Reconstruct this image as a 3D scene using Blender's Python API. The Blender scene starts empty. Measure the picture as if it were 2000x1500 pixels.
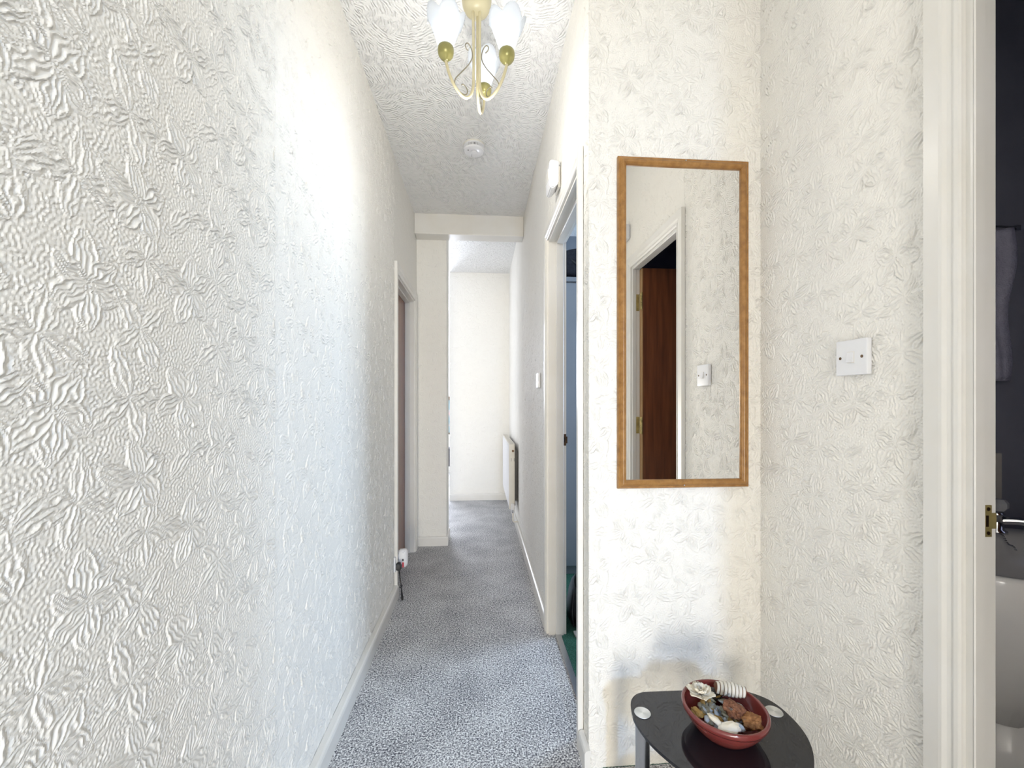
import bpy, bmesh, math, random
import numpy as np
from mathutils import Vector, Matrix, noise
random.seed(7)
PI = math.pi
scene = bpy.context.scene
C = scene.collection

# ------------------------------------------------------------------ camera, light, exposure
FPX = 820.0
CAM_H = 1.17
cam_data = bpy.data.cameras.new('camera')
cam = bpy.data.objects.new('camera', cam_data)
C.objects.link(cam)
cam_data.sensor_fit = 'HORIZONTAL'
cam_data.sensor_width = 36.0
cam_data.lens = FPX / 2000.0 * 36.0
cam_data.shift_y = 35.0 / 2000.0
cam_data.clip_start = 0.02
cam.location = (0, 0, CAM_H)
cam.rotation_euler = (PI / 2, 0, -math.atan(62.0 / FPX))
scene.camera = cam

world = bpy.data.worlds.new('world')
scene.world = world
world.use_nodes = True
world.node_tree.nodes['Background'].inputs[0].default_value = (0.75, 0.85, 1.0, 1)
world.node_tree.nodes['Background'].inputs[1].default_value = 0.6

vs = scene.view_settings
vs.view_transform = 'Standard'
vs.look = 'None'
vs.gamma = 1.0
vs.use_curve_mapping = False
vs.exposure = 0.53


def area(name, loc, direction, sx, sy, power, col, spread=180):
    l = bpy.data.lights.new(name, 'AREA')
    l.shape = 'RECTANGLE'
    l.size, l.size_y = sx, sy
    l.energy = power
    l.color = col
    l.spread = math.radians(spread)
    o = bpy.data.objects.new(name, l)
    C.objects.link(o)
    o.location = loc
    o.rotation_euler = Vector(direction).to_track_quat('-Z', 'Y').to_euler()
    return o


# daylight from the open front door behind the camera: door and streak lamps, plus added fills
area('front_far_fill', (-0.02, -5.5, 1.35), (0, 1, 0.0), 0.9, 2.2, 76, (1.0, 0.84, 0.52))  # warm fill added far outside the opening to even the light down the hall
area('front_door_daylight', (-0.07, -2.28, 0.62), (0, 1, 0.30), 0.75, 1.15, 32, (1.0, 0.955, 0.90))
area('side_fill', (0.46, -2.28, 1.05), (0, 1, 0.0), 0.26, 1.8, 6, (0.5, 0.75, 1.0))  # cool fill added in front of solid wall, no glazed panel there
area('side_light_daylight', (0.42, -2.27, 1.75), (-0.05, 1, -0.34), 0.09, 0.40, 6.5, (0.42, 0.62, 1.0), 70)
# window of the living room round the corner at the far end
area('living_window_daylight', (-1.0, 7.40, 1.80), (0.15, -1, -0.05), 0.95, 1.05, 118, (0.82, 0.87, 1.0))
# window of the room behind the right-hand door
area('bedroom_daylight', (2.2, 2.6, 1.5), (-1, 0.1, 0), 0.9, 1.0, 36, (0.60, 0.77, 1.0))
# dim fill added to lift the dark bathroom, no window known there
area('bathroom_fill', (2.2, 0.1, 1.5), (-1, 0.25, -0.1), 0.5, 0.7, 0.4, (0.62, 0.68, 1.0))

# ------------------------------------------------------------------ node helper
class S:
    """a socket with arithmetic"""
    nt = None

    def __init__(self, s):
        self.s = s

    @staticmethod
    def m(op, *a, clamp=False):
        n = S.nt.nodes.new('ShaderNodeMath')
        n.operation = op
        n.use_clamp = clamp
        for i, x in enumerate(a):
            if isinstance(x, S):
                S.nt.links.new(x.s, n.inputs[i])
            else:
                n.inputs[i].default_value = x
        return S(n.outputs[0])

    def __add__(a, b): return S.m('ADD', a, b)
    __radd__ = __add__
    def __sub__(a, b): return S.m('SUBTRACT', a, b)
    def __rsub__(a, b): return S.m('SUBTRACT', b, a)
    def __mul__(a, b): return S.m('MULTIPLY', a, b)
    __rmul__ = __mul__
    def __truediv__(a, b): return S.m('DIVIDE', a, b)


def smooth(x, lo, hi):
    n = S.nt.nodes.new('ShaderNodeMapRange')
    n.interpolation_type = 'SMOOTHSTEP'
    S.nt.links.new(x.s, n.inputs[0])
    n.inputs[1].default_value = lo
    n.inputs[2].default_value = hi
    n.inputs[3].default_value = 0
    n.inputs[4].default_value = 1
    return S(n.outputs[0])


def xyz(v):
    n = S.nt.nodes.new('ShaderNodeSeparateXYZ')
    S.nt.links.new(v.s, n.inputs[0])
    return S(n.outputs[0]), S(n.outputs[1]), S(n.outputs[2])


def comb(x, y, z=0.0):
    n = S.nt.nodes.new('ShaderNodeCombineXYZ')
    for i, a in enumerate((x, y, z)):
        if isinstance(a, S):
            S.nt.links.new(a.s, n.inputs[i])
        else:
            n.inputs[i].default_value = a
    return S(n.outputs[0])


def tex_noise(vec, scale, detail=2.0, dims='2D', rough=0.5):
    n = S.nt.nodes.new('ShaderNodeTexNoise')
    n.noise_dimensions = dims
    S.nt.links.new(vec.s, n.inputs['Vector'])
    n.inputs['Scale'].default_value = scale
    n.inputs['Detail'].default_value = detail
    n.inputs['Roughness'].default_value = rough
    return S(n.outputs[0])


def voronoi(vec, scale, rand=1.0, feature='F1', dims='2D'):
    n = S.nt.nodes.new('ShaderNodeTexVoronoi')
    n.voronoi_dimensions = dims
    n.feature = feature
    S.nt.links.new(vec.s, n.inputs['Vector'])
    n.inputs['Scale'].default_value = scale
    n.inputs['Randomness'].default_value = rand
    return n


def position():
    return S(S.nt.nodes.new('ShaderNodeNewGeometry').outputs['Position'])


def objco():
    return S(S.nt.nodes.new('ShaderNodeTexCoord').outputs['Object'])


def mat(name, col=(0.8, 0.8, 0.8), rough=0.5, metal=0.0, spec=None, coat=0.0, trans=0.0):
    m = bpy.data.materials.new(name)
    m.use_nodes = True
    b = m.node_tree.nodes['Principled BSDF']
    b.inputs['Base Color'].default_value = (*col, 1)
    b.inputs['Roughness'].default_value = rough
    b.inputs['Metallic'].default_value = metal
    if spec is not None:
        b.inputs['Specular IOR Level'].default_value = spec
    b.inputs['Coat Weight'].default_value = coat
    b.inputs['Transmission Weight'].default_value = trans
    S.nt = m.node_tree
    return m, b


def set_bump(b, h, dist, strength=1.0):
    n = S.nt.nodes.new('ShaderNodeBump')
    n.inputs['Strength'].default_value = strength
    n.inputs['Distance'].default_value = dist
    S.nt.links.new(h.s, n.inputs['Height'])
    S.nt.links.new(n.outputs[0], b.inputs['Normal'])


def ramp_col(b, fac, stops):
    n = S.nt.nodes.new('ShaderNodeValToRGB')
    S.nt.links.new(fac.s, n.inputs[0])
    e = n.color_ramp.elements
    while len(e) > 1:
        e.remove(e[-1])
    e[0].position, e[0].color = stops[0][0], (*stops[0][1], 1)
    for p, c in stops[1:]:
        k = e.new(p)
        k.color = (*c, 1)
    S.nt.links.new(n.outputs[0], b.inputs['Base Color'])


def noisy(name, c1, c2, scale, rough=0.5, bump=0.0, bscale=None, detail=3, **kw):
    m, b = mat(name, c1, rough, **kw)
    f = tex_noise(objco(), scale, detail, '3D')
    ramp_col(b, f, [(0.35, c1), (0.65, c2)])
    if bump:
        set_bump(b, tex_noise(objco(), bscale or scale, 3, '3D'), bump)
    return m


M = {}
# painted wallpaper: the relief itself is geometry (see wallpaper_tile), the material adds paper grain
m, b = mat('embossed_wallpaper_paint', (0.885, 0.86, 0.80), 0.72, spec=0.25)
pp_ = position()
ramp_col(b, tex_noise(pp_, 2.0, 0.0, '3D'), [(0.3, (0.89, 0.862, 0.80)), (0.7, (0.88, 0.858, 0.805))])
at_ = S.nt.nodes.new('ShaderNodeAttribute')
at_.attribute_name = 'emboss'
set_bump(b, S(at_.outputs['Fac']), 0.0060)
M['paper'] = m

# ceiling: combed swirl paper
m, b = mat('combed_ceiling_paper', (0.90, 0.895, 0.88), 0.8, spec=0.2)
x, y, z = xyz(position())
p0 = comb(x, y)
wob = tex_noise(p0, 6.0, 2.0)
vn = voronoi(comb(x + wob * 0.08, y + wob * 0.06), 8.5, 1.0)
r1, r2, r3 = xyz(S(vn.outputs['Color']))
px, py, _ = xyz(S(vn.outputs['Position']))
ang = r1 * 3.6 - 0.6
along = (x - px) * S.m('SINE', ang) - (y - py) * S.m('COSINE', ang)
across = (x - px) * S.m('COSINE', ang) + (y - py) * S.m('SINE', ang)
arc = S.m('SQRT', (across + 0.16) * (across + 0.16) + along * along * 0.8)
lines = S.m('SINE', arc * 520.0 + tex_noise(p0, 30.0, 2.0) * 9.0)
h = lines * smooth(tex_noise(p0, 38.0, 2.0), 0.35, 0.6) * 0.5 + tex_noise(p0, 60.0, 2.0) * 0.8
set_bump(b, h, 0.0040, 1.0)
M['ceiling'] = m

# carpet
m, b = mat('grey_twist_carpet', (0.3, 0.3, 0.32), 0.95, spec=0.05)
p = position()
n1 = tex_noise(p, 165.0, 2.0, '3D', 0.65)
n2 = tex_noise(p, 5.0, 2.0, '3D')
n3 = tex_noise(p, 90.0, 2.0, '3D')
f = n1 * 0.80 + n3 * 0.12 + n2 * 0.10
ramp_col(b, f, [(0.39, (0.07, 0.07, 0.085)), (0.47, (0.31, 0.31, 0.325)), (0.54, (0.56, 0.56, 0.56)), (0.61, (0.93, 0.93, 0.92))])
set_bump(b, n1 + n3 * 0.5, 0.003, 1.0)
M['carpet'] = m

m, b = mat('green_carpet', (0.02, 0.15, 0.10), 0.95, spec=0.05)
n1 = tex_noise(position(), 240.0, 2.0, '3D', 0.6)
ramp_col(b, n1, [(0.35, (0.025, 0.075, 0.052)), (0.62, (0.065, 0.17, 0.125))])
set_bump(b, n1, 0.006)
M['green'] = m

M['gloss'] = noisy('white_gloss_paint', (0.80, 0.78, 0.74), (0.77, 0.745, 0.69), 6.0, 0.32)
M['plain'] = noisy('white_emulsion', (0.80, 0.79, 0.76), (0.78, 0.77, 0.74), 9.0, 0.7, 0.0006, 60.0)
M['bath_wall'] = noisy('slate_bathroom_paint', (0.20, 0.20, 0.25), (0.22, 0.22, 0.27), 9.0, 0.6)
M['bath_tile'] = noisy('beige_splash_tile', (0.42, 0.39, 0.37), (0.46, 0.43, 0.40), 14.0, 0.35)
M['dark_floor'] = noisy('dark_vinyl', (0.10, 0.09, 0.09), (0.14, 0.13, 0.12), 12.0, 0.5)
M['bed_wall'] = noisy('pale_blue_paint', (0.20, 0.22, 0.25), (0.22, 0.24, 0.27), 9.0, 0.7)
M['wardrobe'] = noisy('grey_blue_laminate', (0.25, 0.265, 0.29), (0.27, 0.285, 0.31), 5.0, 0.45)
M['plastic'] = noisy('white_plastic', (0.82, 0.82, 0.83), (0.80, 0.80, 0.82), 20.0, 0.3)
M['cream_plastic'] = noisy('cream_enamel', (0.80, 0.77, 0.70), (0.76, 0.73, 0.66), 12.0, 0.35)
M['black_plastic'] = noisy('black_plastic', (0.012, 0.012, 0.014), (0.02, 0.02, 0.022), 30.0, 0.4)
M['grey_plastic'] = noisy('dark_grey_plastic', (0.08, 0.08, 0.085), (0.10, 0.10, 0.10), 30.0, 0.4)
M['red'] = noisy('red_sticker', (0.55, 0.05, 0.08), (0.62, 0.08, 0.10), 40.0, 0.5)
M['brass'] = noisy('aged_brass', (0.52, 0.42, 0.18), (0.36, 0.29, 0.12), 25.0, 0.35, metal=0.55)
M['bronze'] = noisy('dark_bronze', (0.16, 0.11, 0.07), (0.10, 0.07, 0.05), 25.0, 0.4, metal=1.0)
M['chrome'] = noisy('chrome', (0.72, 0.73, 0.75), (0.66, 0.67, 0.70), 8.0, 0.12, metal=1.0)
M['ceramic'] = noisy('white_ceramic', (0.74, 0.72, 0.70), (0.70, 0.68, 0.67), 6.0, 0.12)
M['lamp_cream'] = noisy('cream_lamp_enamel', (0.60, 0.54, 0.35), (0.54, 0.48, 0.30), 15.0, 0.28)
M['lamp_gold'] = noisy('olive_gold_lacquer', (0.34, 0.31, 0.12), (0.28, 0.26, 0.09), 18.0, 0.3, metal=0.35)
M['wire'] = noisy('pewter_wire', (0.34, 0.31, 0.23), (0.28, 0.25, 0.18), 18.0, 0.3, metal=0.6)
M['leather'] = noisy('black_leather', (0.008, 0.008, 0.010), (0.016, 0.015, 0.016), 40.0, 0.38, 0.001, 180.0)
M['canvas'] = noisy('dark_navy_canvas', (0.012, 0.013, 0.022), (0.022, 0.023, 0.034), 60.0, 0.8, 0.0012, 300.0)
M['rug'] = noisy('grey_white_fringe', (0.50, 0.49, 0.46), (0.30, 0.29, 0.27), 90.0, 0.95, 0.003, 200.0)
M['towel'] = noisy('lavender_towel', (0.42, 0.41, 0.52), (0.48, 0.47, 0.58), 60.0, 0.95, 0.002, 220.0)

# timber
def timber(name, c1, c2, c3, axis_scale, rough, coat=0.0, freq=26.0):
    m, b = mat(name, c1, rough, coat=coat)
    x, y, z = xyz(objco())
    v = comb(x * axis_scale[0], y * axis_scale[1], z * axis_scale[2])
    g = tex_noise(v, freq, 4.0, '3D', 0.6)
    ramp_col(b, g, [(0.32, c1), (0.5, c2), (0.68, c3)])
    set_bump(b, g, 0.0004)
    return m


M['oak'] = timber('golden_oak_moulding', (0.25, 0.115, 0.028), (0.33, 0.16, 0.042), (0.40, 0.205, 0.06), (1.2, 1.2, 1.2), 0.34, 0.15, 40.0)
M['mahogany'] = timber('mahogany_veneer', (0.13, 0.040, 0.018), (0.19, 0.062, 0.026), (0.24, 0.085, 0.035), (1, 1, 0.06), 0.32, 0.2, 42.0)
M['lipping'] = timber('pale_timber_lipping', (0.34, 0.19, 0.08), (0.42, 0.25, 0.11), (0.48, 0.30, 0.14), (1, 1, 0.06), 0.5, 0.0, 60.0)
M['mirror'], _ = mat('silvered_glass', (0.965, 0.955, 0.94), 0.0, 1.0)

# black glass
m, b = mat('black_glass', (0.012, 0.012, 0.015), 0.04, spec=0.6)
set_bump(b, tex_noise(objco(), 3.0, 1.0, '3D'), 0.0003)
M['black_glass'] = m
m, b = mat('brushed_steel_disc', (0.70, 0.71, 0.70), 0.32, 1.0)
x, y, z = xyz(objco())
a = S.m('ARCTAN2', y, x)
ramp_col(b, S.m('SINE', a * 2.0) * 0.5 + 0.5, [(0.0, (0.55, 0.57, 0.56)), (1.0, (0.80, 0.81, 0.80))])
b.inputs['Anisotropic'].default_value = 0.7
M['disc'] = m
M['steel'] = noisy('brushed_steel_tube', (0.62, 0.63, 0.65), (0.58, 0.59, 0.61), 12.0, 0.26, metal=1.0)
M['terracotta'] = noisy('oxblood_glaze', (0.20, 0.042, 0.034), (0.165, 0.030, 0.027), 18.0, 0.16, coat=0.4)
M['bowl_shade'] = noisy('black_bowl_shade', (0.035, 0.030, 0.028), (0.055, 0.048, 0.042), 60.0, 0.6)  # near-black that stands in for shade inside the bowl
M['petal'] = noisy('cream_dried_petal', (0.80, 0.72, 0.56), (0.84, 0.79, 0.68), 40.0, 0.8, 0.0015, 90.0)
M['pod_white'] = noisy('bleached_pod', (0.70, 0.66, 0.56), (0.76, 0.73, 0.66), 50.0, 0.75, 0.001, 120.0)
M['pod_brown'] = noisy('brown_pod_seam', (0.13, 0.055, 0.025), (0.17, 0.07, 0.03), 50.0, 0.75)
M['grey_blue'] = noisy('blue_grey_husk', (0.42, 0.49, 0.58), (0.58, 0.63, 0.68), 60.0, 0.8, 0.0012, 120.0)
M['husk_in'] = noisy('olive_husk_inner', (0.30, 0.29, 0.22), (0.40, 0.38, 0.30), 60.0, 0.8, 0.001, 120.0)
M['bark'] = noisy('red_brown_bark', (0.15, 0.055, 0.028), (0.31, 0.135, 0.07), 120.0, 0.85, 0.006, 150.0)
M['bark2'] = noisy('orange_brown_bark', (0.20, 0.08, 0.025), (0.38, 0.18, 0.065), 110.0, 0.85, 0.005, 130.0)
M['straw'] = noisy('ochre_straw', (0.40, 0.23, 0.06), (0.46, 0.30, 0.10), 80.0, 0.85, 0.002, 120.0)

# lit bulb, frosted shade
m = bpy.data.materials.new('lit_bulb')
m.use_nodes = True
nt = m.node_tree
nt.nodes.clear()
e = nt.nodes.new('ShaderNodeEmission')
e.inputs[0].default_value = (0.93, 0.97, 1.0, 1)
e.inputs[1].default_value = 3.2
o = nt.nodes.new('ShaderNodeOutputMaterial')
nt.links.new(e.outputs[0], o.inputs[0])
M['bulb'] = m

m = bpy.data.materials.new('frosted_tulip_glass')
m.use_nodes = True
nt = m.node_tree
S.nt = nt
b = nt.nodes['Principled BSDF']
b.inputs['Base Color'].default_value = (0.90, 0.93, 0.97, 1)
b.inputs['Roughness'].default_value = 0.35
tr = nt.nodes.new('ShaderNodeBsdfTranslucent')
tr.inputs[0].default_value = (0.92, 0.95, 1.0, 1)
tp = nt.nodes.new('ShaderNodeBsdfTransparent')
tp.inputs[0].default_value = (0.95, 0.97, 1.0, 1)
mx = nt.nodes.new('ShaderNodeMixShader')
mx.inputs[0].default_value = 0.45
nt.links.new(b.outputs[0], mx.inputs[1])
nt.links.new(tr.outputs[0], mx.inputs[2])
mx2 = nt.nodes.new('ShaderNodeMixShader')
mx2.inputs[0].default_value = 0.42
nt.links.new(mx.outputs[0], mx2.inputs[1])
nt.links.new(tp.outputs[0], mx2.inputs[2])
nt.links.new(mx2.outputs[0], nt.nodes['Material Output'].inputs[0])
M['shade'] = m

m = bpy.data.materials.new('bright_window_pane')
m.use_nodes = True
nt = m.node_tree
nt.nodes.clear()
e = nt.nodes.new('ShaderNodeEmission')
e.inputs[0].default_value = (0.85, 0.93, 1.0, 1)
e.inputs[1].default_value = 2.2
o = nt.nodes.new('ShaderNodeOutputMaterial')
nt.links.new(e.outputs[0], o.inputs[0])
M['pane'] = m

# clear acrylic tap head
M['acrylic'], _ = mat('clear_acrylic', (0.75, 0.76, 0.80), 0.1, trans=0.5)

# ------------------------------------------------------------------ mesh helpers
def link(name, bm, material, parent=None, smooth_=False, loc=None):
    me = bpy.data.meshes.new(name)
    bmesh.ops.recalc_face_normals(bm, faces=bm.faces[:])
    bm.to_mesh(me)
    bm.free()
    mats = material if isinstance(material, (list, tuple)) else [material]
    for k in mats:
        me.materials.append(M[k])
    if smooth_:
        for p in me.polygons:
            p.use_smooth = True
    o = bpy.data.objects.new(name, me)
    C.objects.link(o)
    if loc:
        o.location = loc
    if parent:
        o.parent = parent
    return o


def autosmooth(o, ang=40):
    me = o.data
    bm = bmesh.new()
    bm.from_mesh(me)
    for f in bm.faces:
        f.smooth = True
    lim = math.radians(ang)
    for ed in bm.edges:
        if len(ed.link_faces) == 2 and ed.calc_face_angle(0) > lim:
            ed.smooth = False
    bm.to_mesh(me)
    bm.free()
    return o


def add_box(bm, x0, x1, y0, y1, z0, z1, mi=0):
    vs_ = [bm.verts.new((x, y, z)) for x in (x0, x1) for y in (y0, y1) for z in (z0, z1)]
    for q in ((0, 1, 3, 2), (4, 6, 7, 5), (0, 4, 5, 1), (2, 3, 7, 6), (0, 2, 6, 4), (1, 5, 7, 3)):
        f = bm.faces.new([vs_[i] for i in q])
        f.material_index = mi
    return vs_


def boxes(*bs):
    bm = bmesh.new()
    for b_ in bs:
        add_box(bm, *b_)
    return bm


def bevbox(x0, x1, y0, y1, z0, z1, r=0.003, seg=2):
    bm = boxes((x0, x1, y0, y1, z0, z1))
    bmesh.ops.bevel(bm, geom=bm.edges[:], offset=r, segments=seg, profile=0.6, affect='EDGES')
    return bm


def prism(bm, pts, axis, a0, a1):
    """extrude a closed 2-D outline along an axis. pts are in the other two axes (cyclic order)"""
    def mk(p, a):
        if axis == 'x': return (a, p[0], p[1])
        if axis == 'y': return (p[0], a, p[1])
        return (p[0], p[1], a)
    A = [bm.verts.new(mk(p, a0)) for p in pts]
    B = [bm.verts.new(mk(p, a1)) for p in pts]
    n = len(pts)
    bm.faces.new(A[::-1])
    bm.faces.new(B)
    for i in range(n):
        bm.faces.new((A[i], A[(i + 1) % n], B[(i + 1) % n], B[i]))
    return bm


def sweep_between(bm, ringA, ringB):
    A = [bm.verts.new(p) for p in ringA]
    B = [bm.verts.new(p) for p in ringB]
    n = len(A)
    bm.faces.new(A[::-1])
    bm.faces.new(B)
    for i in range(n):
        bm.faces.new((A[i], A[(i + 1) % n], B[(i + 1) % n], B[i]))


def lathe(bm, prof, seg=32, c=(0, 0, 0), mi=0):
    rings = []
    for r_, z_ in prof:
        if r_ < 1e-6:
            rings.append([bm.verts.new((c[0], c[1], c[2] + z_))])
        else:
            rings.append([bm.verts.new((c[0] + r_ * math.cos(2 * PI * i / seg), c[1] + r_ * math.sin(2 * PI * i / seg), c[2] + z_)) for i in range(seg)])
    for A, B in zip(rings, rings[1:]):
        for i in range(seg):
            j = (i + 1) % seg
            if len(A) == 1 and len(B) == 1:
                continue
            if len(A) == 1:
                f = bm.faces.new((A[0], B[i], B[j]))
            elif len(B) == 1:
                f = bm.faces.new((A[i], A[j], B[0]))
            else:
                f = bm.faces.new((A[i], A[j], B[j], B[i]))
            f.material_index = mi
    return bm


def catmull(pts, n=8, closed=False):
    P = [Vector(p) for p in pts]
    out = []
    m_ = len(P)
    rng = range(m_) if closed else range(m_ - 1)
    for i in rng:
        if closed:
            a, b_, c, d = P[(i - 1) % m_], P[i], P[(i + 1) % m_], P[(i + 2) % m_]
        else:
            a, b_, c, d = P[max(i - 1, 0)], P[i], P[i + 1], P[min(i + 2, m_ - 1)]
        for k in range(n):
            t = k / n
            out.append(0.5 * ((2 * b_) + (c - a) * t + (2 * a - 5 * b_ + 4 * c - d) * t * t + (3 * b_ - a - 3 * c + d) * t ** 3))
    if not closed:
        out.append(P[-1])
    return out


def tube(bm, pts, r, seg=10):
    pts = [Vector(p) for p in pts]
    rings = []
    up = None
    for i, p in enumerate(pts):
        t = (pts[min(i + 1, len(pts) - 1)] - pts[max(i - 1, 0)]).normalized()
        if up is None:
            up = t.orthogonal().normalized()
        up = (up - t * up.dot(t))
        up = up.normalized() if up.length > 1e-6 else t.orthogonal().normalized()
        s_ = t.cross(up)
        rr = r(i / (len(pts) - 1)) if callable(r) else r
        rings.append([bm.verts.new(p + (up * math.cos(2 * PI * k / seg) + s_ * math.sin(2 * PI * k / seg)) * rr) for k in range(seg)])
    for A, B in zip(rings, rings[1:]):
        for k in range(seg):
            bm.faces.new((A[k], A[(k + 1) % seg], B[(k + 1) % seg], B[k]))
    bm.faces.new(rings[0][::-1])
    bm.faces.new(rings[-1])
    return bm


def disc_y(bm, x, y0, y1, z, r, seg=16):
    """cylinder along y"""
    A = [bm.verts.new((x + r * math.cos(2 * PI * i / seg), y0, z + r * math.sin(2 * PI * i / seg))) for i in range(seg)]
    B = [bm.verts.new((v.co.x, y1, v.co.z)) for v in A]
    bm.faces.new(A)
    bm.faces.new(B[::-1])
    for i in range(seg):
        bm.faces.new((A[i], A[(i + 1) % seg], B[(i + 1) % seg], B[i]))


def disc_x(bm, x0, x1, y, z, r, seg=16):
    A = [bm.verts.new((x0, y + r * math.cos(2 * PI * i / seg), z + r * math.sin(2 * PI * i / seg))) for i in range(seg)]
    B = [bm.verts.new((x1, v.co.y, v.co.z)) for v in A]
    bm.faces.new(A)
    bm.faces.new(B[::-1])
    for i in range(seg):
        bm.faces.new((A[i], A[(i + 1) % seg], B[(i + 1) % seg], B[i]))


def thing(name, label, cat, loc, group=None, kind=None):
    o = bpy.data.objects.new(name, None)
    o.empty_display_size = 0.05
    C.objects.link(o)
    o.location = loc
    o['label'] = label
    o['category'] = cat
    if group: o['group'] = group
    if kind: o['kind'] = kind
    return o


def tag(o, label, cat, group=None, kind=None):
    o['label'] = label
    o['category'] = cat
    if group: o['group'] = group
    if kind: o['kind'] = kind
    return o


def struct(name, bm, material, label=None, cat=None):
    o = link(name, bm, material)
    o['kind'] = 'structure'
    if label: o['label'] = label
    if cat: o['category'] = cat
    return o


def part(name, bm, material, parent, smooth_=False, label=None):
    """bm in world coordinates, stored relative to the parent's origin"""
    w = parent.location.copy()
    pp = parent.parent
    while pp:
        w += pp.location
        pp = pp.parent
    bmesh.ops.translate(bm, verts=bm.verts[:], vec=-w)
    o = link(name, bm, material, parent, smooth_)
    if label: o['label'] = label
    return o


# ------------------------------------------------------------------ embossed wallpaper relief
TPX = 0.001                       # one tile sample per millimetre
TW, TH = 520, 420                 # pattern repeat


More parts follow.
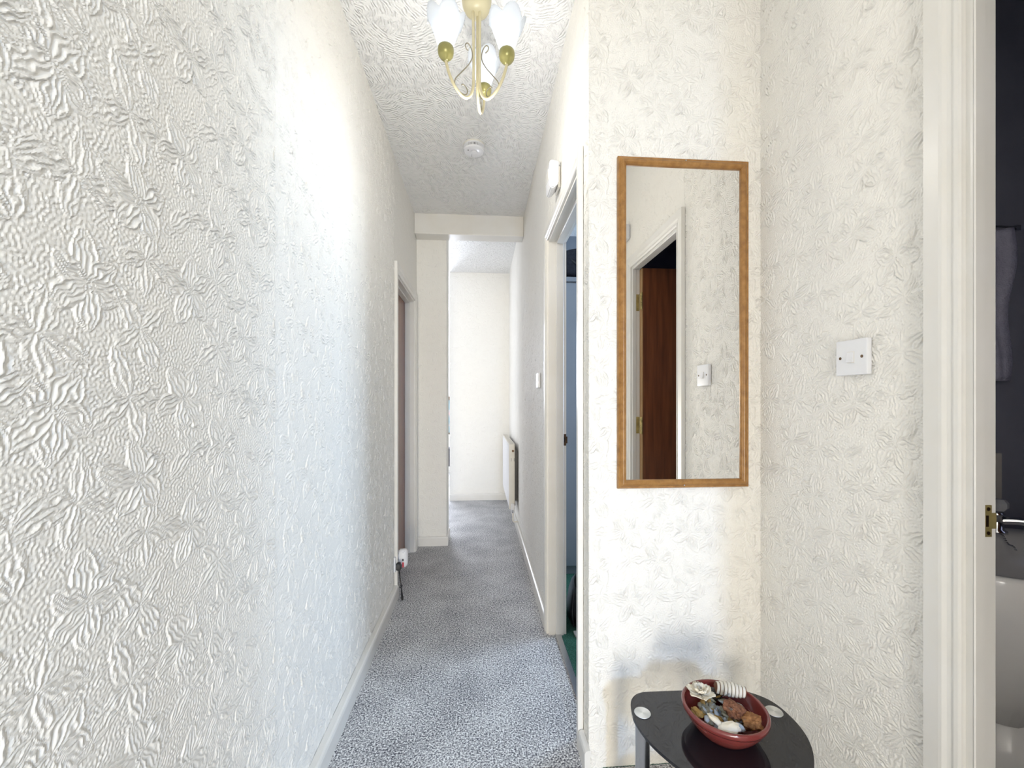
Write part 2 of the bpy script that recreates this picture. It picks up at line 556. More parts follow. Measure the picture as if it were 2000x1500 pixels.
def wallpaper_tile():
    """height field (metres, periodic) of the embossed flower and leaf pattern"""
    rg = np.random.RandomState(12)

    def band(lo, hi):
        n = np.fft.fft2(rg.randn(TH, TW))
        fy = np.fft.fftfreq(TH, TPX)[:, None]
        fx = np.fft.fftfreq(TW, TPX)[None, :]
        f = np.sqrt(fx * fx + fy * fy)
        n *= np.exp(-((f - (lo + hi) / 2) / ((hi - lo) / 2)) ** 2)
        n = np.real(np.fft.ifft2(n))
        return n / n.std()

    peb = band(110, 190)
    patch = band(0, 45)
    soft = band(20, 70)
    fine = band(150, 320)
    crumble = np.clip(peb, -0.9, 1.4) * (0.085 + 0.035 * np.clip(patch, -1, 1.5)) + 0.13
    h = crumble.copy()

    def petal(cx_, cy_, ang, L_, W_, bend, base, kind, ridges):
        R_ = int((L_ + 0.012) / TPX)
        iy, ix = np.mgrid[-R_:R_ + 1, -R_:R_ + 1]
        gx = (int(round(cx_ / TPX)) + ix) % TW
        gy = (int(round(cy_ / TPX)) + iy) % TH
        x_, y_ = ix * TPX, iy * TPX
        a_ = x_ * math.cos(ang) + y_ * math.sin(ang)
        w_ = -x_ * math.sin(ang) + y_ * math.cos(ang)
        w_ = w_ - bend * a_ * a_ / L_
        so = soft[gy, gx]
        w_ = w_ + so * 0.0007
        t_ = np.clip(a_ / L_, 1e-4, 1.0)
        wid = W_ * np.sin(np.pi * t_ ** 0.95) ** 0.72 * (1.0 - 0.10 * np.sin(9 * t_ + ang)) + 0.0012
        rho = w_ / wid
        ar = np.abs(rho)
        mask = np.clip((1.03 - ar) / 0.14, 0, 1) * np.clip(a_ / 0.003, 0, 1) * np.clip((1.0 - a_ / L_) / 0.04, 0, 1)
        mask = mask * mask * (3 - 2 * mask)
        pt = patch[gy, gx]
        if kind == 'flower':
            ph = rho * ridges * 1.5 + 0.30 * so + 0.5 * pt * t_
            rid = (0.5 + 0.5 * np.cos(ph * 2.0)) ** 1.5
            amp = np.clip(1.45 - 0.95 * t_, 0.35, 1.0) * np.clip(0.9 + 0.4 * np.sin(rho * 2.3 + ang * 3), 0.5, 1)
            lam = 2.094 * wid / ridges
            amp = amp * np.clip(lam / 0.0078, 0.06, 1.0)
            z_ = base + 0.10 * (1 - ar ** 2) + 0.52 * rid * amp
            z_ = z_ + np.clip(fine[gy, gx], -1, 1.5) * 0.08 * np.clip(t_ * 1.6 - 0.5, 0, 1)
        else:
            ph = rho * ridges * 1.5 + 0.35 * so + 0.6 * pt * t_
            rid = (0.5 + 0.5 * np.cos(ph * 2.0)) ** 1.3
            lam = 2.094 * wid / ridges
            amp = np.clip(lam / 0.0085, 0.06, 1.0) * np.clip(0.85 + 0.5 * np.sin(t_ * 5 + ang * 2), 0.35, 1)
            mid = np.exp(-(rho / 0.10) ** 2) * (1 - 0.6 * t_)
            z_ = base + 0.08 * (1 - ar ** 2) + 0.46 * rid * amp * (1 - mid) + 0.36 * mid
            z_ = z_ + np.clip(fine[gy, gx], -1, 1.5) * 0.05
        rim = np.exp(-((ar - 0.90) / 0.10) ** 2) * 0.13
        z_ = z_ + rim
        old = h[gy, gx]
        h[gy, gx] = old * (1 - mask) + z_ * mask

    # sprays of leaves first, flowers over them
    W_m, H_m = TW * TPX, TH * TPX
    spots = [(0.075, 0.065), (0.270, 0.110), (0.440, 0.050), (0.160, 0.215), (0.365, 0.235), (0.030, 0.320), (0.255, 0.335), (0.470, 0.330)]
    for (fx_, fy_) in [(0.170, 0.130), (0.350, 0.140), (0.500, 0.190), (0.060, 0.200), (0.270, 0.245), (0.140, 0.335), (0.370, 0.345), (0.160, 0.020), (0.350, 0.020), (0.010, 0.410), (0.450, 0.130)]:
        a0 = rg.uniform(0, 6.28)
        n_ = rg.randint(3, 6)
        for k_ in range(n_):
            petal(fx_, fy_, a0 + k_ * 6.283 / n_ + rg.uniform(-0.3, 0.3), rg.uniform(0.052, 0.082), rg.uniform(0.013, 0.019), rg.uniform(-0.35, 0.35), 0.16 + 0.02 * k_, 'leaf', rg.uniform(3.0, 4.2))
    for (fx_, fy_) in spots:
        a0 = rg.uniform(0, 6.28)
        n_ = rg.choice([5, 5, 6])
        order = rg.permutation(n_)
        for q_, k_ in enumerate(order):
            big = rg.uniform(0.85, 1.25)
            petal(fx_, fy_, a0 + k_ * 6.283 / n_ + rg.uniform(-0.16, 0.16), 0.061 * big, 0.0205 * rg.uniform(0.85, 1.15), rg.uniform(-0.30, 0.30), 0.27 + 0.018 * q_, 'flower', rg.uniform(4.8, 6.0))
        # stamens: a cluster of dots
        for q_ in range(13):
            rr_, aa_ = 0.0085 * math.sqrt(rg.rand()), rg.uniform(0, 6.28)
            cx_, cy_ = int((fx_ + rr_ * math.cos(aa_)) / TPX), int((fy_ + rr_ * math.sin(aa_)) / TPX)
            iy, ix = np.mgrid[-4:5, -4:5]
            bump_ = np.exp(-(ix * ix + iy * iy) / 3.2) * 0.75
            gy, gx = (cy_ + iy) % TH, (cx_ + ix) % TW
            h[gy, gx] = np.maximum(h[gy, gx] * (1 - 0.5 * (bump_ > 0.1)), 0.15 + bump_)
    # embossed paper stays flat overall: keep the veins and outlines, drop the broad swells
    F_ = np.fft.fft2(h)
    fy_ = np.fft.fftfreq(TH, TPX)[:, None]
    fx_ = np.fft.fftfreq(TW, TPX)[None, :]
    F_ *= 1.0 - 0.80 * np.exp(-(fx_ ** 2 + fy_ ** 2) / 60.0 ** 2)
    return np.real(np.fft.ifft2(F_))


TILE = wallpaper_tile()
_F = np.fft.fft2(TILE)
_fy = np.fft.fftfreq(TH, TPX)[:, None]
_fx = np.fft.fftfreq(TW, TPX)[None, :]


def tile_blur(sig):
    return np.real(np.fft.ifft2(_F * np.exp(-2 * (np.pi * sig) ** 2 * (_fx ** 2 + _fy ** 2))))


RELIEF = 0.0068                   # full depth of the embossing


def relief_patch(axis, fixed, d, a0, a1, da, z0, z1, dz, off=0.0, gain=0.75):
    """grid of the embossed surface on the wall axis = fixed, facing d"""
    na, nz = max(2, int(round((a1 - a0) / da)) + 1), max(2, int(round((z1 - z0) / dz)) + 1)
    aa, zz = np.linspace(a0, a1, na), np.linspace(z0, z1, nz)
    t_ = tile_blur(0.24 * max(da, dz))
    U, V = np.meshgrid((aa + off) / TPX, zz / TPX, indexing='ij')
    u0, v0 = np.floor(U).astype(int), np.floor(V).astype(int)
    fu, fv = U - u0, V - v0
    hh = (t_[v0 % TH, u0 % TW] * (1 - fu) * (1 - fv) + t_[v0 % TH, (u0 + 1) % TW] * fu * (1 - fv) +
          t_[(v0 + 1) % TH, u0 % TW] * (1 - fu) * fv + t_[(v0 + 1) % TH, (u0 + 1) % TW] * fu * fv)
    dep = fixed + d * np.clip(hh - 0.30, -0.7, 0.6) * RELIEF * gain
    Ag, Zg = np.meshgrid(aa, zz, indexing='ij')
    P = np.stack((dep, Ag, Zg) if axis == 'x' else (Ag, dep, Zg), -1).reshape(-1, 3)
    idx = np.arange(na * nz).reshape(na, nz)
    Q = np.stack((idx[:-1, :-1], idx[1:, :-1], idx[1:, 1:], idx[:-1, 1:]), -1).reshape(-1, 4)
    flip = (axis == 'x' and d < 0) or (axis == 'y' and d > 0)
    return P, (Q[:, ::-1] if flip else Q), hh.reshape(-1)


def papered_wall(name, box_list, patches, label):
    """wall = solid boxes (front faces 3 mm back) + embossed paper surface, one mesh"""
    V_, Q_, H_em = [], [], []
    n0 = 0
    for (x0, x1, y0, y1, z0, z1) in box_list:
        V_.append(np.array([(x, y, z) for x in (x0, x1) for y in (y0, y1) for z in (z0, z1)]))
        Q_.append(np.array(((0, 1, 3, 2), (4, 6, 7, 5), (0, 4, 5, 1), (2, 3, 7, 6), (0, 2, 6, 4), (1, 5, 7, 3))) + n0)
        n0 += 8
        H_em.append(np.zeros(8))
    nbox = 6 * len(box_list)
    for p in patches:
        P, Q, hh_ = relief_patch(*p)
        V_.append(P); Q_.append(Q + n0); H_em.append(hh_)
        n0 += len(P)
    V_, Q_ = np.concatenate(V_).astype(np.float32), np.concatenate(Q_).astype(np.int32)
    me = bpy.data.meshes.new(name)
    me.vertices.add(len(V_)); me.loops.add(Q_.size); me.polygons.add(len(Q_))
    me.vertices.foreach_set('co', V_.ravel())
    me.loops.foreach_set('vertex_index', Q_.ravel())
    me.polygons.foreach_set('loop_start', np.arange(0, Q_.size, 4, dtype=np.int32))
    sm_ = np.ones(len(Q_), dtype=bool); sm_[:nbox] = False
    me.polygons.foreach_set('use_smooth', sm_)
    me.update(calc_edges=True)
    me.attributes.new('emboss', 'FLOAT', 'POINT').data.foreach_set('value', np.concatenate(H_em).astype(np.float32))
    me.materials.append(M['paper'])
    o_ = bpy.data.objects.new(name, me)
    C.objects.link(o_)
    o_['kind'] = 'structure'; o_['label'] = label; o_['category'] = 'wall'
    return o_


# ------------------------------------------------------------------ dimensions
A_ = -0.515          # left wall
B_ = 0.345           # corridor right wall
D_ = 1.316           # wall with the mirror
CX = 0.919           # wall with the light switch
H_ = 2.65
END = 3.46           # stub wall at corridor end
FAR = 5.02
HF = 2.71
BACK = -2.3
WT = 0.044           # thin partition to the bathroom
WB = 0.086           # right corridor wall thickness

# ------------------------------------------------------------------ structure
struct('floor', boxes((A_ - 0.12, B_ + 0.045, BACK, 5.3, -0.06, 0.0), (B_ + 0.045, CX, BACK, D_, -0.06, 0.0), (CX, CX + WT, BACK, -0.9, -0.06, 0.0), (-2.6, A_ - 0.12, END + 0.1, 7.6, -0.06, 0.0), (A_ - 0.12, 0.4, 5.3, 7.6, -0.06, 0)), 'carpet',
       'speckled grey twist-pile carpet along the hallway', 'carpet')
struct('ceiling', boxes((A_ - 0.12, B_ + 0.10, BACK, 3.44, H_ - 0.001, H_ + 0.08), (B_ + 0.10, CX + 0.12, BACK, D_ + 0.1, H_, H_ + 0.08)), 'ceiling',
       'white ceiling in combed swirl paper above the hallway', 'ceiling')
o = struct('ceiling', boxes((-2.6, B_ + 0.1, 3.44, 7.6, HF, HF + 0.08)), 'ceiling',
           'higher bluish white ceiling beyond the beam', 'ceiling')
# left wall with door opening
LD0, LD1, LDH = 2.63, 3.325, 1.96
E3 = 0.010
papered_wall('wall_left', [(A_ - 0.11, A_ - E3, BACK, LD0, 0, H_), (A_ - 0.11, A_ - E3, LD1, END, 0, H_), (A_ - 0.11, A_ - E3, LD0, LD1, LDH, H_)],
             [('x', A_, 1, 0.40, 1.10, 0.0020, 0.15, 2.40, 0.0020, 0.0, 0.62), ('x', A_, 1, 1.10, LD0 - 0.05, 0.0032, 0.03, H_, 0.0030, 0.0, 1.15),
              ('x', A_, 1, LD0 - 0.05, END, 0.007, LDH + 0.04, H_, 0.006), ('x', A_, 1, LD1 + 0.04, END, 0.01, 0.0, LDH + 0.04, 0.01),
              ('x', A_, 1, -0.35, 0.40, 0.010, 0.0, H_, 0.010)],
             'long left wall in white embossed floral wallpaper')
# stub wall at the end of the corridor
papered_wall('wall_end', [(A_ - 0.11, -0.275, END + E3, 3.69, 0, HF)],
             [('y', END, -1, A_ - 0.012, -0.275, 0.0045, 0.0, 2.50, 0.0045)],
             'cream wallpapered stub wall at the corridor end beside the left door')
# beam
struct('trim_1', bevbox(A_, B_, 3.335, 3.46, 2.49, 2.72, 0.003), 'gloss', 'white boxed beam across the corridor ceiling', 'beam')
# far wall
papered_wall('wall_far', [(-0.362, B_ + 0.1, FAR + E3, FAR + 0.12, 0, HF)], [('y', FAR, -1, -0.362, B_ + 0.012, 0.006, 0.05, HF, 0.006)], 'far white wall closing the corridor')
# right corridor wall with door opening
RD0, RD1, RDH = 1.435, 2.10, 1.985
papered_wall('wall_right', [(B_ + E3, B_ + WB, D_ + E3, RD0, 0, H_), (B_ + E3, B_ + WB, RD1, 3.44, 0, H_), (B_ + E3, B_ + WB, 3.44, FAR, 0, HF), (B_ + E3, B_ + WB, RD0, RD1, RDH, H_)],
             [('x', B_, -1, D_, RD0 - 0.03, 0.0030, 0.0, H_, 0.0028, 0.13), ('x', B_, -1, RD0 - 0.03, RD1 + 0.03, 0.0050, RDH + 0.03, H_, 0.0040, 0.13),
              ('x', B_, -1, RD1 + 0.03, 3.44, 0.0065, 0.03, H_, 0.0050, 0.13), ('x', B_, -1, 3.44, FAR, 0.012, 0.03, HF, 0.010, 0.13)],
             'right corridor wall in embossed wallpaper with a doorway')
# mirror wall
papered_wall('wall_mirror', [(B_ + WB, CX + 0.10, D_ + E3, D_ + 0.10, 0, H_), (B_ + E3, B_ + WB, D_ + E3 - 0.0005, D_ + E3, 0, H_)],
             [('y', D_, -1, B_, CX + 0.012, 0.0024, 0.0, H_, 0.0024, 0.31, 0.95)],
             'short wallpapered wall carrying the mirror')
# right wall with bathroom door
BD0, BD1, BDH = 0.13, 0.729, 1.985
papered_wall('wall_side', [(CX + E3, CX + WT, BD1, D_, 0, H_), (CX + E3, CX + WT, BACK, BD0, 0, H_), (CX + E3, CX + WT, BD0, BD1, BDH, H_)],
             [('x', CX, -1, BD1 + 0.05, D_ + 0.012, 0.0022, 0.0, H_, 0.0022, 0.02, 1.0), ('x', CX, -1, BD0 - 0.05, BD1 + 0.05, 0.006, BDH + 0.04, H_, 0.006, 0.02),
              ('x', CX, -1, -0.30, BD0 - 0.05, 0.007, 0.0, H_, 0.007, 0.02)],
             'right-hand wall with the light switch and bathroom doorway')
# wall behind the camera with the front door opening, and an added stub that shades the mirror wall
struct('wall_back', boxes((A_ - 0.11, -0.45, BACK - 0.1, BACK, 0, H_), (0.30, CX + 0.1, BACK - 0.1, BACK, 0, H_), (-0.45, 0.30, BACK - 0.1, BACK, 2.0, H_)), 'plain',
       'plain wall behind with the front door opening', 'wall')
struct('wall_shadow_stub', boxes((0.62, CX, -0.42, -0.32, 0, H_)), 'plain', 'unseen stub wall added behind the viewer to shade the mirror wall', 'wall')

# skirting boards
def skirting(name, segs, label):
    """segs: (axis, fixed, direction of protrusion, a0, a1)"""
    bm = bmesh.new()
    for ax, fx, d, a0, a1, hh, th in segs:
        prof = [(fx, 0), (fx + d * th, 0), (fx + d * th, hh - 0.012), (fx + d * (th - 0.003), hh - 0.004), (fx + d * (th - 0.009), hh), (fx, hh)]
        if ax == 'y':
            prism(bm, prof, 'y', a0, a1)
        else:
            prism(bm, [(p[0], p[1]) for p in prof], 'x', a0, a1)
    return struct(name, bm, 'gloss', label, 'skirting board')


skirting('baseboard_left', [('y', A_, 1, BACK, LD0 - 0.06, 0.068, 0.028)], 'white gloss skirting along the left wall')
skirting('baseboard_right', [('y', B_, -1, RD1 + 0.055, FAR, 0.072, 0.018), ('y', B_, -1, D_ - 0.018, RD0 - 0.05, 0.072, 0.018)], 'white gloss skirting along the right corridor wall')
skirting('baseboard_end', [('x', END, -1, A_ + 0.0, -0.262, 0.075, 0.016), ('y', -0.275, 1, END, 3.69, 0.075, 0.014)], 'white gloss skirting on the stub wall')
skirting('baseboard_far', [('x', FAR, -1, -0.362, B_, 0.078, 0.016)], 'white gloss skirting on the far wall')
skirting('baseboard_side', [('y', CX, -1, BD1 + 0.075, D_, 0.072, 0.018)], 'white gloss skirting under the light switch')

# ------------------------------------------------------------------ door surrounds
def arch_profile(w, th):
    """architrave cross-section: 0 = inner edge ... w = outer edge; depth values"""
    return [(0, 0), (0, th * 0.55), (w * 0.06, th * 0.72), (w * 0.16, th * 0.78), (w * 0.26, th * 0.62), (w * 0.36, th * 0.72), (w * 0.46, th * 0.96), (w * 0.55, th), (w, th), (w, 0)]


def surround(empty, fx, d, y0, y1, zt, w, th, back, stop_off, sw=0.038, st=0.012):
    """opening in a wall x = fx, hall side direction d, wall thickness back (away from hall)"""
    pr = arch_profile(w, th)
    for yy, sg, nm in ((y0, -1, 0), (y1, 1, 1)):
        bm = bmesh.new()
        sweep_between(bm, [(fx + d * dep, yy + sg * o_, 0) for o_, dep in pr],
                      [(fx + d * dep, yy + sg * o_, zt + o_) for o_, dep in pr])
        part('architrave', bm, 'gloss', empty)
    bm = bmesh.new()
    sweep_between(bm, [(fx + d * dep, y0 - o_, zt + o_) for o_, dep in pr],
                  [(fx + d * dep, y1 + o_, zt + o_) for o_, dep in pr])
    part('architrave', bm, 'gloss', empty)
    jt = 0.012
    xa, xb = sorted((fx + d * 0.001, fx - d * back))
    part('jamb', boxes((xa, xb, y0 - 0.001, y0 + jt, 0, zt)), 'gloss', empty)
    part('jamb', boxes((xa, xb, y1 - jt, y1 + 0.001, 0, zt)), 'gloss', empty)
    part('jamb', boxes((xa, xb, y0 + jt, y1 - jt, zt - jt, zt + 0.001)), 'gloss', empty)
    xs, xe = sorted((fx - d * stop_off, fx - d * (stop_off + sw)))
    bv = min(0.002, st * 0.4)
    part('door_stop', bevbox(xs, xe, y0 + jt, y0 + jt + st, 0, zt - jt, bv, 1), 'gloss', empty)
    part('door_stop', bevbox(xs, xe, y1 - jt - st, y1 - jt, 0, zt - jt, bv, 1), 'gloss', empty)
    part('door_stop', bevbox(xs, xe, y0 + jt + st, y1 - jt - st, zt - jt - st, zt - jt, bv, 1), 'gloss', empty)


# door 1: corridor, right
d1 = thing('door_1', 'white-framed doorway in the right corridor wall opening on a green carpet', 'doorway', (B_, (RD0 + RD1) / 2, 0), kind='structure')
surround(d1, B_, -1, RD0, RD1, RDH, 0.046, 0.018, WB + 0.001, 0.034)
bm = boxes((B_ + 0.073, B_ + 0.086, RD1 - 0.0145, RD1 - 0.012, 0.950, 1.008), (B_ + 0.080, B_ + 0.092, RD1 - 0.0165, RD1 - 0.0145, 0.962, 0.996))
part('strike_plate', bm, 'bronze', d1, label='dark metal strike plate')
part('latch_hole', boxes((B_ + 0.075, B_ + 0.081, RD1 - 0.0153, RD1 - 0.0146, 0.966, 0.992)), 'black_plastic', d1)
struct('trim_2', bevbox(B_ + 0.030, B_ + 0.060, RD0 + 0.013, RD1 - 0.013, 0.0, 0.007, 0.0025, 1), 'steel', 'metal threshold strip between grey and green carpet', 'threshold strip')
# door leaf swung right into the room
leaf = part('door_leaf', boxes((B_ + WB + 0.006, B_ + WB + 0.636, RD0 - 0.008, RD0 + 0.026, 0.012, 1.965)), 'mahogany', d1)

# door 2: corridor, left
d2 = thing('door_2', 'white-framed closed brown door at the far left of the corridor', 'doorway', (A_, (LD0 + LD1) / 2, 0), kind='structure')
surround(d2, A_, 1, LD0, LD1, LDH, 0.06, 0.018, 0.105, 0.030)
part('door_leaf', boxes((A_ - 0.105, A_ - 0.068, LD0 + 0.014, LD1 - 0.014, 0.008, LDH - 0.014)), 'mahogany', d2)

# door 3: bathroom
d3 = thing('door_3', 'white-framed bathroom doorway at the right edge with brown door swung open', 'doorway', (CX, (BD0 + BD1) / 2, 0), kind='structure')
surround(d3, CX, -1, BD0, BD1, BDH, 0.062, 0.018, WT + 0.001, -0.002, 0.022, 0.004)
LFY = BD0 + 0.055
leaf = part('door_leaf', boxes((CX + 0.046, CX + 0.046 + 0.575, LFY - 0.040, LFY, 0.012, 1.966)), 'mahogany', d3)
part('lipping', boxes((CX + 0.041, CX + 0.046, LFY - 0.040, LFY, 0.012, 1.966)), 'lipping', leaf, label='pale timber edge of the door')
for hz in (1.77, 1.03, 0.22):
    bm = boxes((CX + 0.006, CX + 0.038, BD0 + 0.0115, BD0 + 0.0135, hz - 0.05, hz + 0.05),
               (CX + 0.0375, CX + 0.0405, LFY - 0.034, LFY + 0.001, hz - 0.05, hz + 0.05))
    for k in range(5):
        z0 = hz - 0.05 + k * 0.02
        tube(bm, [(CX + 0.036, LFY + 0.004, z0 + 0.001), (CX + 0.036, LFY + 0.004, z0 + 0.019)], 0.0055, 10)
    hg = part('hinge', bm, 'brass', leaf, label='brass butt hinge')
    for zz in (-0.034, 0, 0.034):
        bm = bmesh.new()
        disc_x(bm, CX + 0.0365, CX + 0.0376, LFY - 0.013, hz + zz, 0.0035, 8)
        part('screw', bm, 'bronze', leaf)
# latch strike on the near jamb
bm = boxes((CX + 0.021, CX + 0.034, BD1 - 0.0145, BD1 - 0.0120, 0.918, 0.977), (CX + 0.034, CX + 0.0435, BD1 - 0.0145, BD1 - 0.0125, 0.933, 0.962))
part('strike_plate', bm, 'brass', d3, label='brass strike plate on the jamb')
part('latch_hole', boxes((CX + 0.0215, CX + 0.027, BD1 - 0.0152, BD1 - 0.0146, 0.937, 0.958)), 'bronze', d3)
for zz in (0.925, 0.970):
    bm = bmesh.new()
    disc_y(bm, CX + 0.0265, BD1 - 0.0155, BD1 - 0.0144, zz, 0.0035, 10)
    part('screw', bm, 'bronze', d3)

# ------------------------------------------------------------------ bathroom shell
X0, X1, Y0b, Y1b = CX + WT, 2.3, -0.9, 1.20
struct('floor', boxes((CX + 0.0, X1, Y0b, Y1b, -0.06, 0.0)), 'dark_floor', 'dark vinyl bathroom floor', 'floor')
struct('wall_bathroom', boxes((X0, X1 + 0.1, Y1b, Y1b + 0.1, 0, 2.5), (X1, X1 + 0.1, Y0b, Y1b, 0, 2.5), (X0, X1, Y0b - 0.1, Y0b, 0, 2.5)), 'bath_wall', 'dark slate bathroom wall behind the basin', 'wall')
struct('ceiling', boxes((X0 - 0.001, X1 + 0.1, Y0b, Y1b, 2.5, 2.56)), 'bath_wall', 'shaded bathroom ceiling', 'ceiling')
bt = thing('splashback', 'beige tiled splashback above the bathroom basin', 'tiles', (1.35, Y1b, 0.84))
for i in range(4):
    part('tile', bevbox(1.02 + i * 0.152, 1.17 + i * 0.152, Y1b - 0.008, Y1b - 0.0005, 0.86, 1.01, 0.002, 1), 'bath_tile', bt)

# basin
bx_, by_ = 1.40, 0.985
basin = thing('wash_basin', 'white pedestal wash basin in the dark bathroom', 'basin', (bx_, by_, 0))
bm = bmesh.new()
def basin_ring(sx, sy, z, oy=0.0, n=40):
    pts = []
    for i in range(n):
        a = 2 * PI * i / n
        ca, sa = math.cos(a), math.sin(a)
        ex = 2.0 / 2.6
        x_ = math.copysign(abs(ca) ** ex, ca) * sx
        y_ = math.copysign(abs(sa) ** ex, sa) * sy
        y_ = min(y_, 0.205)
        pts.append((bx_ + x_, by_ + min(y_ + oy, 0.208), z))
    return pts
rs = [basin_ring(0.13, 0.11, 0.36, 0.06), basin_ring(0.20, 0.15, 0.48, 0.04), basin_ring(0.27, 0.19, 0.62, 0.01), basin_ring(0.315, 0.208, 0.73, 0.0), basin_ring(0.325, 0.212, 0.775, 0.0),
      basin_ring(0.322, 0.210, 0.785, 0.0), basin_ring(0.312, 0.200, 0.786, 0.0), basin_ring(0.280, 0.150, 0.776, -0.035), basin_ring(0.240, 0.125, 0.72, -0.035), basin_ring(0.15, 0.08, 0.665, -0.03), basin_ring(0.03, 0.025, 0.652, -0.02)]
R = [[bm.verts.new(p) for p in r_] for r_ in rs]
for Aa, Bb in zip(R, R[1:]):
    for i in range(40):
        bm.faces.new((Aa[i], Aa[(i + 1) % 40], Bb[(i + 1) % 40], Bb[i]))
bm.faces.new(R[0][::-1])
bm.faces.new(R[-1])
part('bowl', bm, 'ceramic', basin, True)
bm = lathe(bmesh.new(), [(0.0, 0), (0.15, 0), (0.145, 0.03), (0.115, 0.10), (0.105, 0.25), (0.12, 0.37), (0, 0.37)], 28, (bx_, by_ + 0.055, 0.0))
part('pedestal', bm, 'ceramic', basin, True)
bm = lathe(bmesh.new(), [(0, 0), (0.02, 0), (0.02, 0.003), (0, 0.003)], 20, (bx_, by_ - 0.02, 0.6525))
part('drain', bm, 'bronze', basin)
for sx in (-0.11, 0.135):
    tx, ty = bx_ + sx, by_ + 0.155
    tp_ = part('tap', lathe(bmesh.new(), [(0, 0), (0.024, 0), (0.024, 0.006), (0.016, 0.012), (0.015, 0.05), (0.019, 0.056), (0.012, 0.064), (0, 0.064)], 20, (tx, ty, 0.781)), 'chrome', basin, True)
    part('spout', tube(bmesh.new(), catmull([(tx, ty, 0.815), (tx + 0.03, ty - 0.03, 0.822), (tx + 0.06, ty - 0.065, 0.818), (tx + 0.07, ty - 0.075, 0.802)], 5), 0.011, 12), 'chrome', tp_, True)
    part('tap_head', lathe(bmesh.new(), [(0, 0), (0.018, 0.002), (0.026, 0.012), (0.026, 0.026), (0.018, 0.036), (0, 0.038)], 8, (tx, ty, 0.845)), 'acrylic', tp_)
bm = bmesh.new()
for k in range(14):
    t_ = k / 13
    lathe(bm, [(0, -0.003), (0.003, 0), (0, 0.003)], 6, (bx_ + 0.10 - 0.02 * t_, by_ + 0.12 - 0.05 * t_, 0.788 - 0.03 * t_ + 0.004 * math.sin(t_ * 9)))
part('plug_chain', bm, 'chrome', basin)

# towel
bm = bmesh.new()
nx, nz = 14, 26
def towel_pt(i, j, off):
    u_, w_ = i / nx, j / nz
    z_ = 1.235 + 0.47 * w_
    x_ = 1.40 + u_ * (0.232 + 0.012 * math.sin(w_ * 9 + 0.6))
    return (x_, 1.175 + 0.010 * math.sin(u_ * 15 + w_ * 2) + off, z_)
for off in (0, 0.006):
    G = [[bm.verts.new(towel_pt(i, j, off)) for j in range(nz + 1)] for i in range(nx + 1)]
    for i in range(nx):
        for j in range(nz):
            bm.faces.new((G[i][j], G[i + 1][j], G[i + 1][j + 1], G[i][j + 1]))
    if off == 0: G0 = G
for i in range(nx):
    for j in (0, nz):
        bm.faces.new((G0[i][j], G0[i + 1][j], G[i + 1][j], G[i][j]))
for j in range(nz):
    for i in (0, nx):
        bm.faces.new((G0[i][j], G0[i][j + 1], G[i][j + 1], G[i][j]))
tw = thing('hand_towel', 'pale lavender towel hanging on the dark bathroom wall', 'towel', (1.51, 1.178, 1.235))
part('cloth', bm, 'towel', tw, True)
part('rail', tube(bmesh.new(), [(1.37, 1.178, 1.708), (1.66, 1.178, 1.708)], 0.006, 10), 'chrome', tw, True)
for xx in (1.368, 1.648):
    part('bracket', boxes((xx, xx + 0.014, 1.172, 1.199, 1.70, 1.716)), 'chrome', tw)

# ------------------------------------------------------------------ room behind the right-hand door
RX1, RY0, RY1 = 2.3, D_ + 0.10, 3.7
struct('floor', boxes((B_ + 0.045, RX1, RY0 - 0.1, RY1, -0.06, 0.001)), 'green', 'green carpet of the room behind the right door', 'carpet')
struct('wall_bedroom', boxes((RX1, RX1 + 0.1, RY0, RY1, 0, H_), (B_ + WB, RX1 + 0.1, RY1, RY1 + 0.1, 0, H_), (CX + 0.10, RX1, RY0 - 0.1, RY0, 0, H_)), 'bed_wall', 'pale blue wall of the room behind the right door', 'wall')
struct('ceiling', boxes((B_ + WB, RX1 + 0.1, RY0, RY1, H_, H_ + 0.08)), 'ceiling', 'combed paper ceiling of the room behind the right door', 'ceiling')
wd = thing('wardrobe', 'grey-blue wardrobe seen through the right doorway', 'wardrobe', (0.80, 3.0, 0))
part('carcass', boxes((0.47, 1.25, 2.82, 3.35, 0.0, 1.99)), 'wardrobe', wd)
part('cornice', bevbox(0.46, 1.26, 2.795, 3.36, 1.985, 2.015, 0.004), 'wardrobe', wd)
for k in range(2):
    dr = part('wardrobe_door', bevbox(0.475 + k * 0.388, 0.857 + k * 0.388, 2.800, 2.819, 0.06, 1.975, 0.003), 'wardrobe', wd)
    part('handle', tube(bmesh.new(), catmull([(0.83 + k * 0.06, 2.80, 0.95), (0.83 + k * 0.06, 2.775, 0.97), (0.83 + k * 0.06, 2.775, 1.07), (0.83 + k * 0.06, 2.80, 1.09)], 4), 0.005, 8), 'chrome', dr, True)
# suitcase on wardrobe
bg = thing('holdall', 'dark navy holdall lying on top of the wardrobe', 'bag', (0.80, 3.05, 2.016))
bm = bmesh.new()
n = 28
rings = []
for i in range(13):
    t_ = i / 12
    yy = 2.82 + 0.46 * t_
    k = 0.86 + 0.14 * math.sin(PI * min(max(t_, 0.0), 1)) ** 0.5
    rings.append([bm.verts.new((0.80 + 0.30 * k * math.copysign(abs(math.cos(a)) ** 0.6, math.cos(a)), yy, 2.016 + 0.11 + 0.11 * k * math.copysign(abs(math.sin(a)) ** 0.7, math.sin(a)))) for a in [2 * PI * j / n for j in range(n)]])
for Aa, Bb in zip(rings, rings[1:]):
    for j in range(n):
        bm.faces.new((Aa[j], Aa[(j + 1) % n], Bb[(j + 1) % n], Bb[j]))
bm.faces.new(rings[0][::-1]); bm.faces.new(rings[-1])
mn = min(v.co.z for v in bm.verts)
bmesh.ops.translate(bm, verts=bm.verts[:], vec=(0, 0, 2.0165 - mn))
